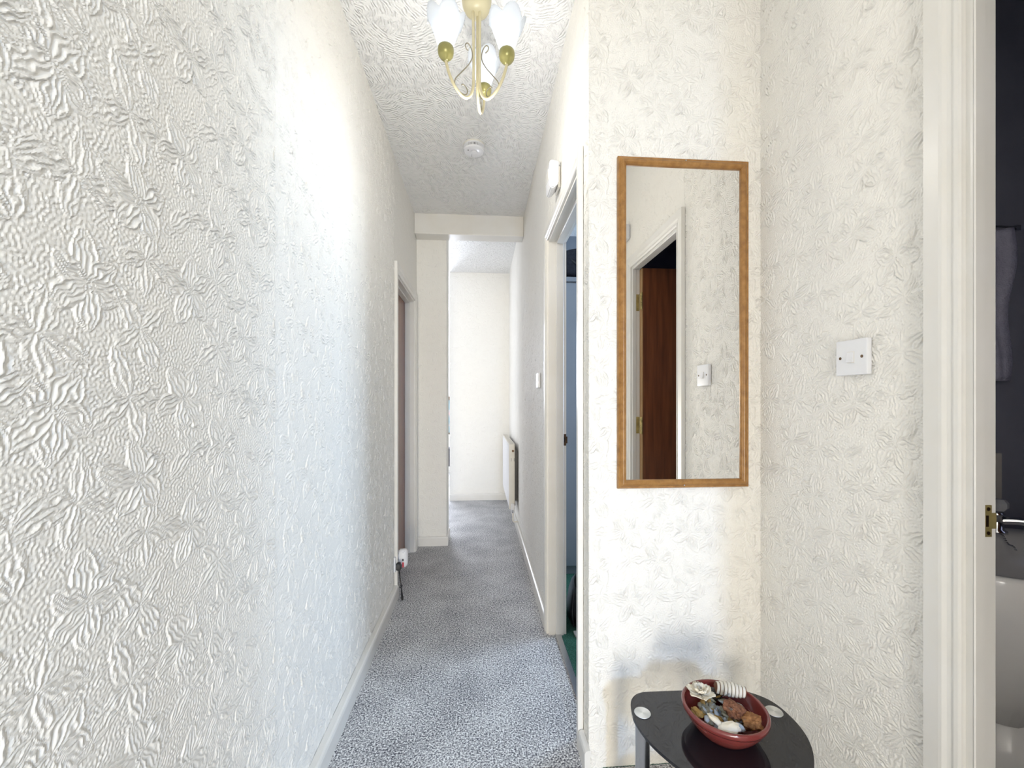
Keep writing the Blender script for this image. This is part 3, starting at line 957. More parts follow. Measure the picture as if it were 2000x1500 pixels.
part('body', bm, 'canvas', bg, True)
part('handle_strap', tube(bmesh.new(), catmull([(0.62, 2.826, 2.14), (0.68, 2.80, 2.09), (0.80, 2.797, 2.075), (0.92, 2.80, 2.09), (0.98, 2.826, 2.14)], 6), 0.008, 8), 'black_plastic', bg, True)

# black leather bag on the green carpet
hb = thing('leather_bag', 'black leather bag standing on the green carpet inside the right doorway', 'bag', (0.58, 2.22, 0.001))
bm = bmesh.new()
rings = []
for z_, wx, wy in ((0.0, 0.095, 0.10), (0.012, 0.108, 0.112), (0.08, 0.112, 0.115), (0.16, 0.10, 0.09), (0.215, 0.088, 0.055), (0.24, 0.075, 0.028), (0.246, 0.06, 0.012)):
    rings.append([bm.verts.new((0.58 + wx * math.copysign(abs(math.cos(a)) ** 0.55, math.cos(a)) + 0.006 * noise.noise((a * 1.5, z_ * 20, 0)), 2.22 + wy * math.copysign(abs(math.sin(a)) ** 0.55, math.sin(a)), 0.001 + z_)) for a in [2 * PI * j / 32 for j in range(32)]])
for Aa, Bb in zip(rings, rings[1:]):
    for j in range(32):
        bm.faces.new((Aa[j], Aa[(j + 1) % 32], Bb[(j + 1) % 32], Bb[j]))
bm.faces.new(rings[0][::-1]); bm.faces.new(rings[-1])
part('body', bm, 'leather', hb, True)
part('handle', tube(bmesh.new(), catmull([(0.50, 2.17, 0.20), (0.492, 2.145, 0.265), (0.53, 2.13, 0.30), (0.57, 2.135, 0.27), (0.575, 2.16, 0.20)], 6), 0.008, 8), 'leather', hb, True)
part('piping', tube(bmesh.new(), catmull([(0.478, 2.12, 0.02), (0.470, 2.118, 0.09), (0.483, 2.14, 0.17), (0.497, 2.172, 0.225)], 6), 0.004, 8), 'leather', hb, True)
# small mat under it
rm = link('door_mat', bevbox(0.47, 0.72, 2.05, 2.098, 0.0015, 0.012, 0.004, 2), 'rug')
tag(rm, 'grey-white fringed mat edge in front of the leather bag', 'mat')

# ------------------------------------------------------------------ living room glimpse
struct('wall_livingroom', boxes((-2.6, -2.5, END + 0.1, 7.6, 0, HF), (-2.6, 0.4, 7.5, 7.6, 0, HF), (-2.6, A_ - 0.11, END, END + 0.1, 0, HF), (0.3, 0.4, FAR + 0.12, 7.5, 0, HF)), 'plain', 'white walls of the bright living room round the corner', 'wall')
w1 = thing('window_1', 'bright living room window glimpsed past the stub wall', 'window', (-0.60, 7.49, 1.30), kind='structure')
wx0, wx1, wz0, wz1 = -1.25, -0.30, 1.30, 2.35
for bb in ((wx0 - 0.05, wx0, wz0 - 0.05, wz1 + 0.05), (wx1, wx1 + 0.05, wz0 - 0.05, wz1 + 0.05), (wx0, wx1, wz0 - 0.05, wz0), (wx0, wx1, wz1, wz1 + 0.05), (wx0, wx1, 1.84, 1.87)):
    part('frame', bevbox(bb[0], bb[1], 7.455, 7.499, bb[2], bb[3], 0.004, 1), 'gloss', w1)
part('pane', boxes((wx0, wx1, 7.482, 7.488, wz0, 1.84)), 'pane', w1)
part('pane', boxes((wx0, wx1, 7.482, 7.488, 1.87, wz1)), 'pane', w1)
sb = thing('storage_unit', 'low white living room unit under the window', 'cabinet', (-0.65, 7.2, 0))
part('carcass', bevbox(-1.2, -0.30, 7.0, 7.44, 0.0, 0.62, 0.004, 1), 'plain', sb)
for k in range(2):
    part('door', bevbox(-1.19 + k * 0.445, -0.755 + k * 0.445, 6.985, 6.999, 0.04, 0.60, 0.003, 1), 'plain', sb)
pc = thing('picture', 'small teal picture in a dark frame propped on the white unit', 'picture', (-0.60, 7.2, 0.62))
part('frame', boxes((-0.78, -0.44, 7.17, 7.20, 0.621, 0.65), (-0.78, -0.44, 7.17, 7.20, 1.20, 1.26), (-0.78, -0.75, 7.17, 7.20, 0.65, 1.20), (-0.47, -0.44, 7.17, 7.20, 0.65, 1.20)), 'bronze', pc)
mt, b = mat('teal_print', (0.12, 0.22, 0.25), 0.5)
ramp_col(b, tex_noise(objco(), 7.0, 2.0, '3D'), [(0.35, (0.10, 0.22, 0.27)), (0.55, (0.22, 0.33, 0.36)), (0.65, (0.55, 0.36, 0.36))])
M['print'] = mt
part('print', boxes((-0.75, -0.47, 7.18, 7.195, 0.65, 1.20)), 'print', pc)
sp = thing('speaker', 'small black speaker box standing beyond the stub wall', 'speaker', (-0.44, 6.2, 0.0))
part('cabinet', bevbox(-0.60, -0.44, 6.10, 6.30, 0.24, 0.50, 0.006, 2), 'canvas', sp)
bm = bmesh.new()
disc_y(bm, -0.52, 6.094, 6.101, 0.36, 0.055, 20)
part('cone', bm, 'black_plastic', sp)
part('stand', boxes((-0.58, -0.46, 6.12, 6.28, 0.0, 0.02), (-0.54, -0.50, 6.18, 6.22, 0.02, 0.24)), 'plain', sp)

# ------------------------------------------------------------------ mirror
mx0, mx1, mz0, mz1 = 0.436, 0.871, 0.894, 1.952
mr = thing('framed_mirror', 'tall wall mirror in a golden oak moulded frame', 'mirror', ((mx0 + mx1) / 2, D_, mz0))
W = 0.027
# profile across the rail: (offset from outer edge, depth off wall)
pf = [(0, 0), (0, 0.011), (0.0025, 0.0145), (0.007, 0.0135), (0.0085, 0.0155), (0.014, 0.0205), (0.019, 0.0200), (0.0215, 0.0165), (0.024, 0.0155), (W, 0.0125), (W, 0)]
def ring(corner):
    ox, oz, sx, sz = corner
    return [(ox + sx * o_, D_ - dep, oz + sz * o_) for o_, dep in pf]
cs = [(mx0, mz0, 1, 1), (mx1, mz0, -1, 1), (mx1, mz1, -1, -1), (mx0, mz1, 1, -1)]
for i in range(4):
    bm = bmesh.new()
    sweep_between(bm, ring(cs[i]), ring(cs[(i + 1) % 4]))
    o = part('frame_rail', bm, 'oak', mr)
    autosmooth(o, 50)
part('mirror_glass', boxes((mx0 + W - 0.004, mx1 - W + 0.004, D_ - 0.008, D_ - 0.003, mz0 + W - 0.004, mz1 - W + 0.004)), 'mirror', mr)
for px_, pz_ in ((0.655, mz1 - 0.0105), (0.650, mz0 + 0.010)):
    bm = bmesh.new()
    disc_y(bm, px_, D_ - 0.0215, D_ - 0.019, pz_, 0.0022, 10)
    part('pin', bm, 'chrome', mr)

# ------------------------------------------------------------------ light switches
def light_switch(label, axis, fx, d, c, z, s=0.087):
    """plate on a wall x = fx; protrudes in direction d"""
    e_ = thing('light_switch', label, 'switch', (fx, c, z - s / 2), 'white rocker light switches')
    x0_, x1_ = sorted((fx + d * 0.0002, fx + d * 0.0135))
    bm = bevbox(x0_, x1_, c - s / 2, c + s / 2, z - s / 2, z + s / 2, 0.0028, 3)
    o = part('plate', bm, 'plastic', e_)
    autosmooth(o)
    f_ = fx + d * 0.0135
    # rocker, tilted
    bm = bmesh.new()
    prism(bm, [(f_ - d * 0.003, z - 0.0125), (f_ + d * 0.0052, z - 0.0125), (f_ + d * 0.0018, z + 0.0125), (f_ - d * 0.003, z + 0.0125)], 'y', c - 0.0085, c + 0.0085)
    part('rocker', bm, 'plastic', e_)
    bm = boxes(tuple(sorted((f_ - d * 0.002, f_ + d * 0.0006))) + (c - 0.0098, c + 0.0098, z - 0.0140, z + 0.0138))
    part('rocker_surround', bm, 'cream_plastic', e_)
    for sy in (-0.030, 0.030):
        bm = bmesh.new()
        disc_x(bm, *sorted((f_ - d * 0.002, f_ + d * 0.0005)), c + sy, z, 0.0037, 14)
        sc_ = part('screw', bm, 'bronze', e_)
    return e_


light_switch('white rocker light switch on the wall beside the bathroom door', 'x', CX, -1, 0.9635, 1.279)
light_switch('thin white light switch beyond the right corridor doorway, seen edge-on', 'x', B_, -1, 2.44, 1.295)

# ------------------------------------------------------------------ chime boxes
ch = thing('door_chime', 'white chime box high on the right corridor wall above the doorway', 'chime box', (B_, 1.80, 2.085))
part('back_plate', bevbox(B_ - 0.012, B_ - 0.0005, 1.785, 1.86, 2.095, 2.185, 0.002, 1), 'cream_plastic', ch)
bm = bmesh.new()
prism(bm, [(B_ - 0.012, 2.105), (B_ - 0.030, 2.083), (B_ - 0.046, 2.080), (B_ - 0.052, 2.088), (B_ - 0.052, 2.190), (B_ - 0.046, 2.202), (B_ - 0.012, 2.196)], 'y', 1.765, 1.86)
bmesh.ops.bevel(bm, geom=bm.edges[:], offset=0.004, segments=2, affect='EDGES')
o = part('cover', bm, 'plastic', ch); autosmooth(o)
part('lens', bevbox(B_ - 0.0545, B_ - 0.0515, 1.785, 1.84, 2.13, 2.17, 0.001, 1), 'cream_plastic', ch)
al = thing('alarm_box', 'white box above the bathroom door, visible only in the mirror', 'alarm box', (CX, 0.04, 2.17))
o = part('cover', bevbox(CX - 0.035, CX - 0.0005, -0.02, 0.098, 2.175, 2.265, 0.005, 2), 'plastic', al); autosmooth(o)
part('slot', boxes((CX - 0.0357, CX - 0.0348, 0.0, 0.078, 2.187, 2.190)), 'grey_plastic', al)

# ------------------------------------------------------------------ smoke alarm
sa_x, sa_y = -0.036, 2.43
sa = thing('smoke_alarm', 'round white smoke alarm on the corridor ceiling', 'smoke alarm', (sa_x, sa_y, H_))
part('base', lathe(bmesh.new(), [(0, -0.0005), (0.062, -0.0005), (0.062, -0.009), (0, -0.009)], 48, (sa_x, sa_y, H_)), 'cream_plastic', sa)
o = part('body', lathe(bmesh.new(), [(0, -0.009), (0.0605, -0.009), (0.0605, -0.014), (0.0555, -0.0145), (0.0555, -0.030), (0.0600, -0.0305), (0.058, -0.037), (0.054, -0.040), (0.022, -0.0405), (0.0205, -0.0395), (0, -0.0395)], 48, (sa_x, sa_y, H_)), 'plastic', sa)
autosmooth(o, 35)
bm = bmesh.new()
nf = 44
for i in range(nf):
    a = 2 * PI * i / nf
    rot = Matrix.Rotation(a, 3, 'Z')
    v8 = add_box(bm, 0.0545, 0.0600, -0.0022, 0.0022, -0.0308, -0.0138)
    for v in v8:
        v.co = rot @ v.co + Vector((sa_x, sa_y, H_))
part('vent_ribs', bm, 'plastic', sa)
part('vent_core', lathe(bmesh.new(), [(0, -0.0142), (0.0557, -0.0142), (0.0557, -0.0302), (0, -0.0302)], 40, (sa_x, sa_y, H_)), 'grey_plastic', sa)
part('test_button', lathe(bmesh.new(), [(0, -0.038), (0.019, -0.038), (0.0185, -0.0425), (0, -0.0430)], 32, (sa_x, sa_y, H_)), 'plastic', sa)
part('indicator', lathe(bmesh.new(), [(0, -0.038), (0.004, -0.038), (0.004, -0.0412), (0, -0.0412)], 12, (sa_x - 0.033, sa_y - 0.018, H_)), 'grey_plastic', sa)
part('groove', boxes((sa_x - 0.014, sa_x - 0.0125, sa_y + 0.022, sa_y + 0.046, H_ - 0.0410, H_ - 0.0400)), 'grey_plastic', sa)

# ------------------------------------------------------------------ radiator
RY, RYE = 3.80, 4.90
rx0, rx1 = 0.268, 0.312
rd = thing('radiator', 'white panel radiator on the right wall at the corridor end', 'radiator', (0.29, RY, 0.0))
bm = bmesh.new()
nrib = 22
pts = []
step = (RYE - RY - 0.04) / nrib
for i in range(nrib):
    y_ = RY + 0.02 + i * step
    pts += [(rx0, y_), (rx0 - 0.007, y_ + step * 0.2), (rx0 - 0.007, y_ + step * 0.55), (rx0, y_ + step * 0.75)]
pts += [(rx0, RYE - 0.02), (rx0 + 0.010, RYE - 0.02), (rx0 + 0.010, RY + 0.02)]
prism(bm, pts, 'z', 0.205, 0.775)
part('front_panel', bm, 'plastic', rd)
for y_ in (RY, RYE - 0.004):
    o = part('end_panel', bevbox(rx0 - 0.008, rx1, y_, y_ + 0.022, 0.195, 0.785, 0.004, 2), 'cream_plastic', rd)
bm = bmesh.new()
for i in range(34):
    y_ = RY + 0.03 + i * 0.0315
    add_box(bm, rx0 + 0.002, rx1 - 0.004, y_, y_ + 0.014, 0.781, 0.788)
add_box(bm, rx0 - 0.008, rx0 + 0.002, RY + 0.01, RYE - 0.005, 0.779, 0.788)
add_box(bm, rx1 - 0.005, rx1, RY + 0.01, RYE - 0.005, 0.779, 0.788)
part('top_grille', bm, 'cream_plastic', rd)
bm = bmesh.new(); disc_y(bm, 0.296, RY - 0.006, RY + 0.001, 0.725, 0.011, 18)
part('air_vent', bm, 'bronze', rd)
for xx in (0.279, 0.305):
    part('end_slot', boxes((xx, xx + 0.003, RY - 0.0008, RY + 0.0005, 0.63, 0.66)), 'grey_plastic', rd)
bm = boxes((rx1 + 0.002, B_ - 0.001, RY + 0.10, RY + 0.13, 0.25, 0.72), (rx1 + 0.002, B_ - 0.001, RYE - 0.15, RYE - 0.12, 0.25, 0.72), (rx1, rx1 + 0.008, RY + 0.03, RYE - 0.03, 0.22, 0.76))
part('wall_bracket', bm, 'grey_plastic', rd)
vl = part('valve', lathe(bmesh.new(), [(0, 0), (0.014, 0), (0.016, 0.004), (0.016, 0.05), (0.012, 0.056), (0, 0.056)], 20, (0.294, RY - 0.022, 0.195)), 'plastic', rd, True, 'white thermostatic valve head')
bm = lathe(bmesh.new(), [(0, 0), (0.010, 0), (0.012, 0.01), (0.012, 0.024), (0, 0.024)], 16, (0.294, RY - 0.022, 0.170))
part('valve_body', bm, 'chrome', rd)
part('pipe', tube(bmesh.new(), catmull([(0.294, RY - 0.022, 0.172), (0.294, RY - 0.022, 0.12), (0.296, RY - 0.022, 0.095), (0.310, RY - 0.022, 0.088), (0.343, RY - 0.022, 0.088)], 6), 0.0065, 10), 'cream_plastic', rd, True)

# ------------------------------------------------------------------ socket with plugs
fx = A_
so = thing('wall_socket', 'white double wall socket low on the left wall', 'socket', (fx, 2.615, 0.15))
o = part('plate', bevbox(fx + 0.0003, fx + 0.012, 2.542, 2.688, 0.155, 0.241, 0.0028, 2), 'plastic', so); autosmooth(o)
for yy in (2.596, 2.634):
    part('rocker', bevbox(fx + 0.011, fx + 0.0155, yy - 0.006, yy + 0.006, 0.214, 0.232, 0.001, 1), 'plastic', so)
for yy in (2.556, 2.674):
    bm = bmesh.new()
    disc_x(bm, fx + 0.0118, fx + 0.0126, yy, 0.198, 0.0035, 12)
    part('screw', bm, 'bronze', so)
pd = thing('plug_in_freshener', 'rounded white plug-in unit with a red label on the double socket', 'plug-in', (fx, 2.66, 0.14))
bm = bmesh.new()
def oval(x_, sy, sz, cz, n=28):
    return [(x_, 2.661 + sy * math.copysign(abs(math.cos(2 * PI * i / n)) ** 0.75, math.cos(2 * PI * i / n)), cz + sz * math.copysign(abs(math.sin(2 * PI * i / n)) ** 0.6, math.sin(2 * PI * i / n))) for i in range(n)]
rr = [oval(fx + 0.0125, 0.024, 0.052, 0.198), oval(fx + 0.016, 0.027, 0.056, 0.198), oval(fx + 0.040, 0.028, 0.058, 0.198), oval(fx + 0.054, 0.025, 0.055, 0.199), oval(fx + 0.062, 0.018, 0.046, 0.200), oval(fx + 0.065, 0.008, 0.03, 0.2)]
R = [[bm.verts.new(p) for p in r_] for r_ in rr]
for Aa, Bb in zip(R, R[1:]):
    for i in range(28):
        bm.faces.new((Aa[i], Aa[(i + 1) % 28], Bb[(i + 1) % 28], Bb[i]))
bm.faces.new(R[0]); bm.faces.new(R[-1])
part('body', bm, 'plastic', pd, True)
part('label', boxes((fx + 0.034, fx + 0.046, 2.6318, 2.6335, 0.150, 0.180)), 'red', pd, label='red sticker')
part('switch', bevbox(fx + 0.034, fx + 0.044, 2.6312, 2.6340, 0.188, 0.202, 0.001, 1), 'grey_plastic', pd)
bm = boxes((fx + 0.036, fx + 0.043, 2.6365, 2.638, 0.236, 0.2385), (fx + 0.040, fx + 0.047, 2.640, 2.6415, 0.242, 0.2445))
part('vent', bm, 'black_plastic', pd)
pg = thing('black_plug', 'black plug with its tied flex hanging from the double socket', 'plug', (fx, 2.572, 0.16))
bm = bmesh.new()
prism(bm, [(2.552, 0.160), (2.594, 0.160), (2.594, 0.190), (2.585, 0.204), (2.561, 0.204), (2.552, 0.190)], 'x', fx + 0.0125, fx + 0.036)
bmesh.ops.bevel(bm, geom=bm.edges[:], offset=0.004, segments=2, affect='EDGES')
o = part('body', bm, 'black_plastic', pg); autosmooth(o)
part('grip', bevbox(fx + 0.034, fx + 0.042, 2.561, 2.585, 0.163, 0.188, 0.004, 2), 'black_plastic', pg)
part('flex_sleeve', tube(bmesh.new(), [(fx + 0.028, 2.572, 0.162), (fx + 0.031, 2.570, 0.132)], lambda t_: 0.0055 - 0.0015 * t_, 10), 'black_plastic', pg, True)
part('flex', tube(bmesh.new(), catmull([(fx + 0.031, 2.570, 0.135), (fx + 0.037, 2.565, 0.095), (fx + 0.043, 2.556, 0.065), (fx + 0.050, 2.54, 0.035), (fx + 0.056, 2.528, 0.012), (fx + 0.058, 2.515, 0.006)], 6), 0.0035, 8), 'black_plastic', pg, True)
part('flex_loop', tube(bmesh.new(), catmull([(fx + 0.043, 2.556, 0.065), (fx + 0.049, 2.550, 0.035), (fx + 0.058, 2.53, 0.0065), (fx + 0.060, 2.512, 0.0065), (fx + 0.053, 2.52, 0.010), (fx + 0.046, 2.548, 0.045), (fx + 0.043, 2.556, 0.062)], 5), 0.0033, 8), 'black_plastic', pg, True)
part('cable_tie', tube(bmesh.new(), catmull([(fx + 0.034, 2.552, 0.066), (fx + 0.040, 2.550, 0.062), (fx + 0.048, 2.556, 0.066), (fx + 0.044, 2.562, 0.070), (fx + 0.036, 2.560, 0.068)], 4), 0.0035, 8), 'black_plastic', pg, True)

# ------------------------------------------------------------------ chandelier
cx, cy = -0.013, 1.500
cl = thing('ceiling_lamp', 'cream three-arm ceiling lamp with frosted tulip shades', 'lamp', (cx, cy, H_))
part('ceiling_cup', lathe(bmesh.new(), [(0, -0.0005), (0.050, -0.0005), (0.052, -0.004), (0.0525, -0.055), (0.050, -0.072), (0.042, -0.088), (0.028, -0.097), (0, -0.099)], 40, (cx, cy, H_)), 'lamp_cream', cl, True)
bm = lathe(bmesh.new(), [(0, -0.1), (0.003, -0.0995), (0.003, -0.096), (0, -0.096)], 10, (cx + 0.012, cy - 0.022, H_ + 0.003))
part('cup_screw', bm, 'chrome', cl)
RH, ZH = 0.118, 2.335
angs = [math.radians(a) for a in (-152, -28, 76)]
for ai, a in enumerate(angs):
    ca, sa_ = math.cos(a), math.sin(a)
    def rz(r_, z_, side=0.0):
        return (cx + ca * r_ - sa_ * side, cy + sa_ * r_ + ca * side, z_)
    arm_pts = [rz(0.014, 2.565), rz(0.013, 2.50), rz(0.012, 2.40), rz(0.012, 2.33), rz(0.014, 2.285), rz(0.024, 2.252), rz(0.043, 2.236), rz(0.064, 2.242), rz(0.086, 2.262), rz(0.104, 2.292), rz(0.115, 2.322), rz(0.118, ZH)]
    arm = part('arm', tube(bmesh.new(), catmull(arm_pts, 5), 0.0052, 12), 'lamp_cream', cl, True)
    sp_ = [(0.034, 2.403), (0.043, 2.408), (0.046, 2.419), (0.038, 2.428), (0.027, 2.422), (0.0195, 2.405), (0.020, 2.382), (0.036, 2.350), (0.062, 2.315), (0.083, 2.285), (0.085, 2.262), (0.072, 2.247), (0.052, 2.2425), (0.040, 2.249), (0.038, 2.262), (0.045, 2.273), (0.056, 2.276), (0.060, 2.272)]
    part('scroll_wire', tube(bmesh.new(), catmull([rz(r_, z_, 0.003) for r_, z_ in sp_], 6), 0.0019, 8), 'wire', arm, True)
    hc = rz(RH, ZH)
    cup = part('lamp_cup', lathe(bmesh.new(), [(0, 0), (0.007, -0.003), (0.009, 0.001), (0.0145, 0.004), (0.016, 0.008), (0.020, 0.010), (0.0255, 0.018), (0.0275, 0.030), (0.0265, 0.042), (0.023, 0.046), (0.012, 0.047), (0, 0.047)], 32, hc), 'lamp_gold', cl, True)
    # tulip shade: five pointed petals
    bm = bmesh.new()
    seg, lev = 60, 14
    G = []
    for j in range(lev + 1):
        t_ = j / lev
        row = []
        for i in range(seg):
            th = 2 * PI * i / seg + 0.35
            pet = abs(math.cos(2.5 * th))
            hgt = 0.085 + 0.034 * pet ** 0.8
            rr_ = 0.021 + 0.030 * (t_ ** 0.75) + 0.010 * t_ ** 3
            rr_ *= 1.0 + 0.10 * t_ * (pet - 0.5)
            if j == lev:
                rr_ += 0.0025
            row.append(bm.verts.new((hc[0] + rr_ * math.cos(th), hc[1] + rr_ * math.sin(th), hc[2] + 0.040 + hgt * t_)))
        G.append(row)
    for j in range(lev):
        for i in range(seg):
            k = (i + 1) % seg
            bm.faces.new((G[j][i], G[j][k], G[j + 1][k], G[j + 1][i]))
    rim = [G[lev][i].co.copy() for i in range(seg)]
    shd = part('lamp_shade', bm, 'shade', cup, True)
    sm = shd.modifiers.new('thickness', 'SOLIDIFY'); sm.thickness = 0.0018
    bm = bmesh.new()
    for i, p in enumerate(rim):
        r_ = 0.0016 if i % 2 else 0.0011
        lathe(bm, [(0, -r_), (r_, 0), (0, r_)], 6, p)
    part('beaded_rim', bm, 'shade', shd, True)
    bl = part('bulb', lathe(bmesh.new(), [(0, 0), (0.009, 0.0), (0.010, 0.014), (0.018, 0.026), (0.0225, 0.042), (0.020, 0.058), (0.010, 0.068), (0, 0.070)], 24, (hc[0], hc[1], hc[2] + 0.0475)), 'bulb', cup, True)
# the light of the three bulbs together
L = bpy.data.lights.new('bulb_light', 'POINT')
L.energy = 4.0
L.color = (1.0, 0.97, 0.92)
L.shadow_soft_size = 0.04
lo = bpy.data.objects.new('bulb_light', L)
C.objects.link(lo)
lo.location = (cx, cy, 2.11)

# ------------------------------------------------------------------ side table
T = 0.36
tb = thing('side_table', 'small pebble-shaped black glass table with steel legs below the mirror', 'table', (0.60, 0.98, 0.0))
outl = [(0.397, 1.082), (0.413, 1.118), (0.444, 1.139), (0.500, 1.141), (0.600, 1.138), (0.690, 1.134), (0.748, 1.118), (0.786, 1.080), (0.797, 1.023), (0.790, 0.965), (0.765, 0.912), (0.722, 0.862), (0.660, 0.820), (0.590, 0.806), (0.520, 0.828), (0.455, 0.880), (0.408, 0.960), (0.392, 1.033)]
sp2 = [(p.x, p.y) for p in catmull([(x_, y_, 0) for x_, y_ in outl], 6, True)]
bm = bmesh.new()
prism(bm, sp2, 'z', T - 0.008, T)
ed = [e_ for e_ in bm.edges if abs(e_.verts[0].co.z - e_.verts[1].co.z) < 1e-6]
bmesh.ops.bevel(bm, geom=ed, offset=0.0018, segments=2, affect='EDGES')
o = part('glass_top', bm, 'black_glass', tb); autosmooth(o, 30)
for lx, ly in ((0.421, 1.064), (0.766, 1.043), (0.600, 0.850)):
    lg = part('leg', lathe(bmesh.new(), [(0, 0.004), (0.016, 0.004), (0.0185, 0.008), (0.0185, T - 0.0105), (0.021, T - 0.0085), (0, T - 0.0085)], 32, (lx, ly, 0)), 'steel', tb, False)
    autosmooth(lg)
    bm = lathe(bmesh.new(), [(0, 0), (0.0205, 0), (0.021, 0.0008), (0.0205, 0.0016), (0, 0.0016)], 36, (0, 0, 0))
    ds = link('cap_disc', bm, 'disc', lg)
    ds.location = (lx - tb.location.x, ly - tb.location.y, T + 0.0001)
    bm = lathe(bmesh.new(), [(0, 0), (0.019, 0), (0.019, 0.006), (0, 0.006)], 24, (lx, ly, 0.0003))
    part('foot', bm, 'black_plastic', lg)
bm = bmesh.new()
prism(bm, [(0.600 + (x_ - 0.600) * 0.80, 0.98 + (y_ - 0.98) * 0.80) for x_, y_ in sp2], 'z', 0.135, 0.142)
o = part('lower_shelf', bm, 'black_glass', tb)

# ------------------------------------------------------------------ bowl of potpourri
qx, qy = 0.600, 0.993
bw = thing('potpourri_bowl', 'round oxblood glazed bowl on the black glass table', 'bowl', (qx, qy, T))
o = part('bowl_body', lathe(bmesh.new(), [(0, 0.0005), (0.058, 0.0005), (0.061, 0.003), (0.074, 0.016), (0.086, 0.032), (0.091, 0.043), (0.0915, 0.046), (0.0955, 0.0475), (0.0985, 0.053), (0.0985, 0.0600), (0.0955, 0.0635), (0.0915, 0.0625), (0.0895, 0.058), (0.086, 0.046), (0.074, 0.026), (0.055, 0.012), (0, 0.009)], 64, (qx, qy, T)), 'terracotta', bw, True)


def blob(bm, c, r, sub=2, sx=1, sy=1, sz=1, rough=0.0, seed=0.0, rot=None, freq=30):
    res = bmesh.ops.create_icosphere(bm, subdivisions=sub, radius=1)
    for v in res['verts']:
        p = v.co.copy()
        k = 1 + rough * noise.noise(p * freq * 0.06 + Vector((seed, seed * 2, 0)))
        p = Vector((p.x * sx * r * k, p.y * sy * r * k, p.z * sz * r * k))
        if rot: p = rot @ p
        v.co = p + Vector(c)


def husk(name, label, c, r, tilt, yaw, m_out='grey_blue', depth=1.0, arc=1.0, group='blue-grey husks in the bowl'):
    """open cup-like dried husk with thickness"""
    e_ = thing(name, label, 'potpourri', c, group)
    rot = Matrix.Rotation(yaw, 3, 'Z') @ Matrix.Rotation(tilt, 3, 'X')
    bm = bmesh.new()
    n, lv = 20, 7
    def surf(k):
        rows = []
        for j in range(lv + 1):
            t_ = j / lv
            row = []
            for i in range(n):
                a = 2 * PI * i / n
                rr_ = r * k * math.sin(t_ * PI * 0.55) * (1 + 0.10 * math.sin(3 * a + c[0] * 400))
                zz = r * depth * (1 - math.cos(t_ * PI * 0.52)) * (1 + 0.22 * math.sin(2 * a + c[1] * 300) * t_) - r * 0.5 + (1 - k) * r * 0.6
                p = rot @ Vector((rr_, rr_ * 0.78 * arc, zz))
                row.append(bm.verts.new(p))
            rows.append(row)
        return rows
    O = surf(1.0); I = surf(0.86)
    for Rr, mi in ((O, 0), (I, 1)):
        for j in range(lv):
            for i in range(n):
                q_ = (i + 1) % n
                if j == 0:
                    continue
                f_ = bm.faces.new((Rr[j][i], Rr[j][q_], Rr[j + 1][q_], Rr[j + 1][i])); f_.material_index = mi
        f_ = bm.faces.new(Rr[1]); f_.material_index = mi
        for v in Rr[0]: bm.verts.remove(v)
    for i in range(n):
        q_ = (i + 1) % n
        bm.faces.new((O[lv][i], O[lv][q_], I[lv][q_], I[lv][i]))
    o_ = link('shell', bm, [m_out, 'husk_in'], e_, True)
    return e_


ZB = T + 0.05
# cream wood rose
fl = thing('dried_flower', 'large cream dried flower at the left of the bowl', 'potpourri', (0.557, 1.026, T + 0.068))
def flower_petal(L_, W_, yaw, tilt, cup_, off):
    bm = bmesh.new()
    rot = Matrix.Rotation(yaw, 3, 'Z') @ Matrix.Rotation(-tilt, 3, 'Y')
    n, m_ = 7, 7
    top, bot = [], []
    for k, out in ((0.0, top), (-0.0014, bot)):
        for i in range(n + 1):
            t_ = i / n
            wv = W_ * math.sin(PI * (0.14 + 0.78 * t_)) ** 0.7 * (0.5 + 0.5 * min(1, t_ * 2))
            row = []
            for j in range(m_ + 1):
                s_ = j / m_ * 2 - 1
                x_ = L_ * t_ * (1 - 0.12 * s_ * s_)
                p = Vector((x_ + off, s_ * wv, cup_ * (s_ * s_ * 0.5 + t_ * t_) * L_ + k + 0.0012 * math.sin(s_ * 7 + yaw)))
                row.append(bm.verts.new(rot @ p))
            out.append(row)
    for Gd in (top, bot):
        for i in range(n):
            for j in range(m_):
                bm.faces.new((Gd[i][j], Gd[i + 1][j], Gd[i + 1][j + 1], Gd[i][j + 1]))
    for i in range(n):
        for j in (0, m_):
            bm.faces.new((top[i][j], top[i + 1][j], bot[i + 1][j], bot[i][j]))
    for j in range(m_):
        for i in (0, n):
            bm.faces.new((top[i][j], top[i][j + 1], bot[i][j + 1], bot[i][j]))
    return bm
for k in range(6):
    o = link('petal', flower_petal(0.033, 0.0155, k * PI / 3 + 0.4, 0.12, 0.18, 0.003), 'petal', fl, True)
for k in range(5):
    o = link('petal', flower_petal(0.022, 0.012, k * 2 * PI / 5 + 0.9, 0.55, 0.25, 0.002), 'petal', fl, True)
    o.location = (0, 0, 0.003)
for k in range(3):
    o = link('petal', flower_petal(0.012, 0.008, k * 2 * PI / 3, 1.0, 0.2, 0.001), 'petal', fl, True)
    o.location = (0, 0, 0.005)
# black blob behind the flower, standing in for shade inside the bowl
bm = bmesh.new(); blob(bm, (0, 0, 0), 0.022, 3, 1.1, 0.85, 0.6, 0.08, 3.0)
dp = link('bowl_shade_blob', bm, 'bowl_shade', None, True, (0.606, 1.056, T + 0.046))
tag(dp, 'smooth black blob standing in for the shade behind the cream flower', 'potpourri')
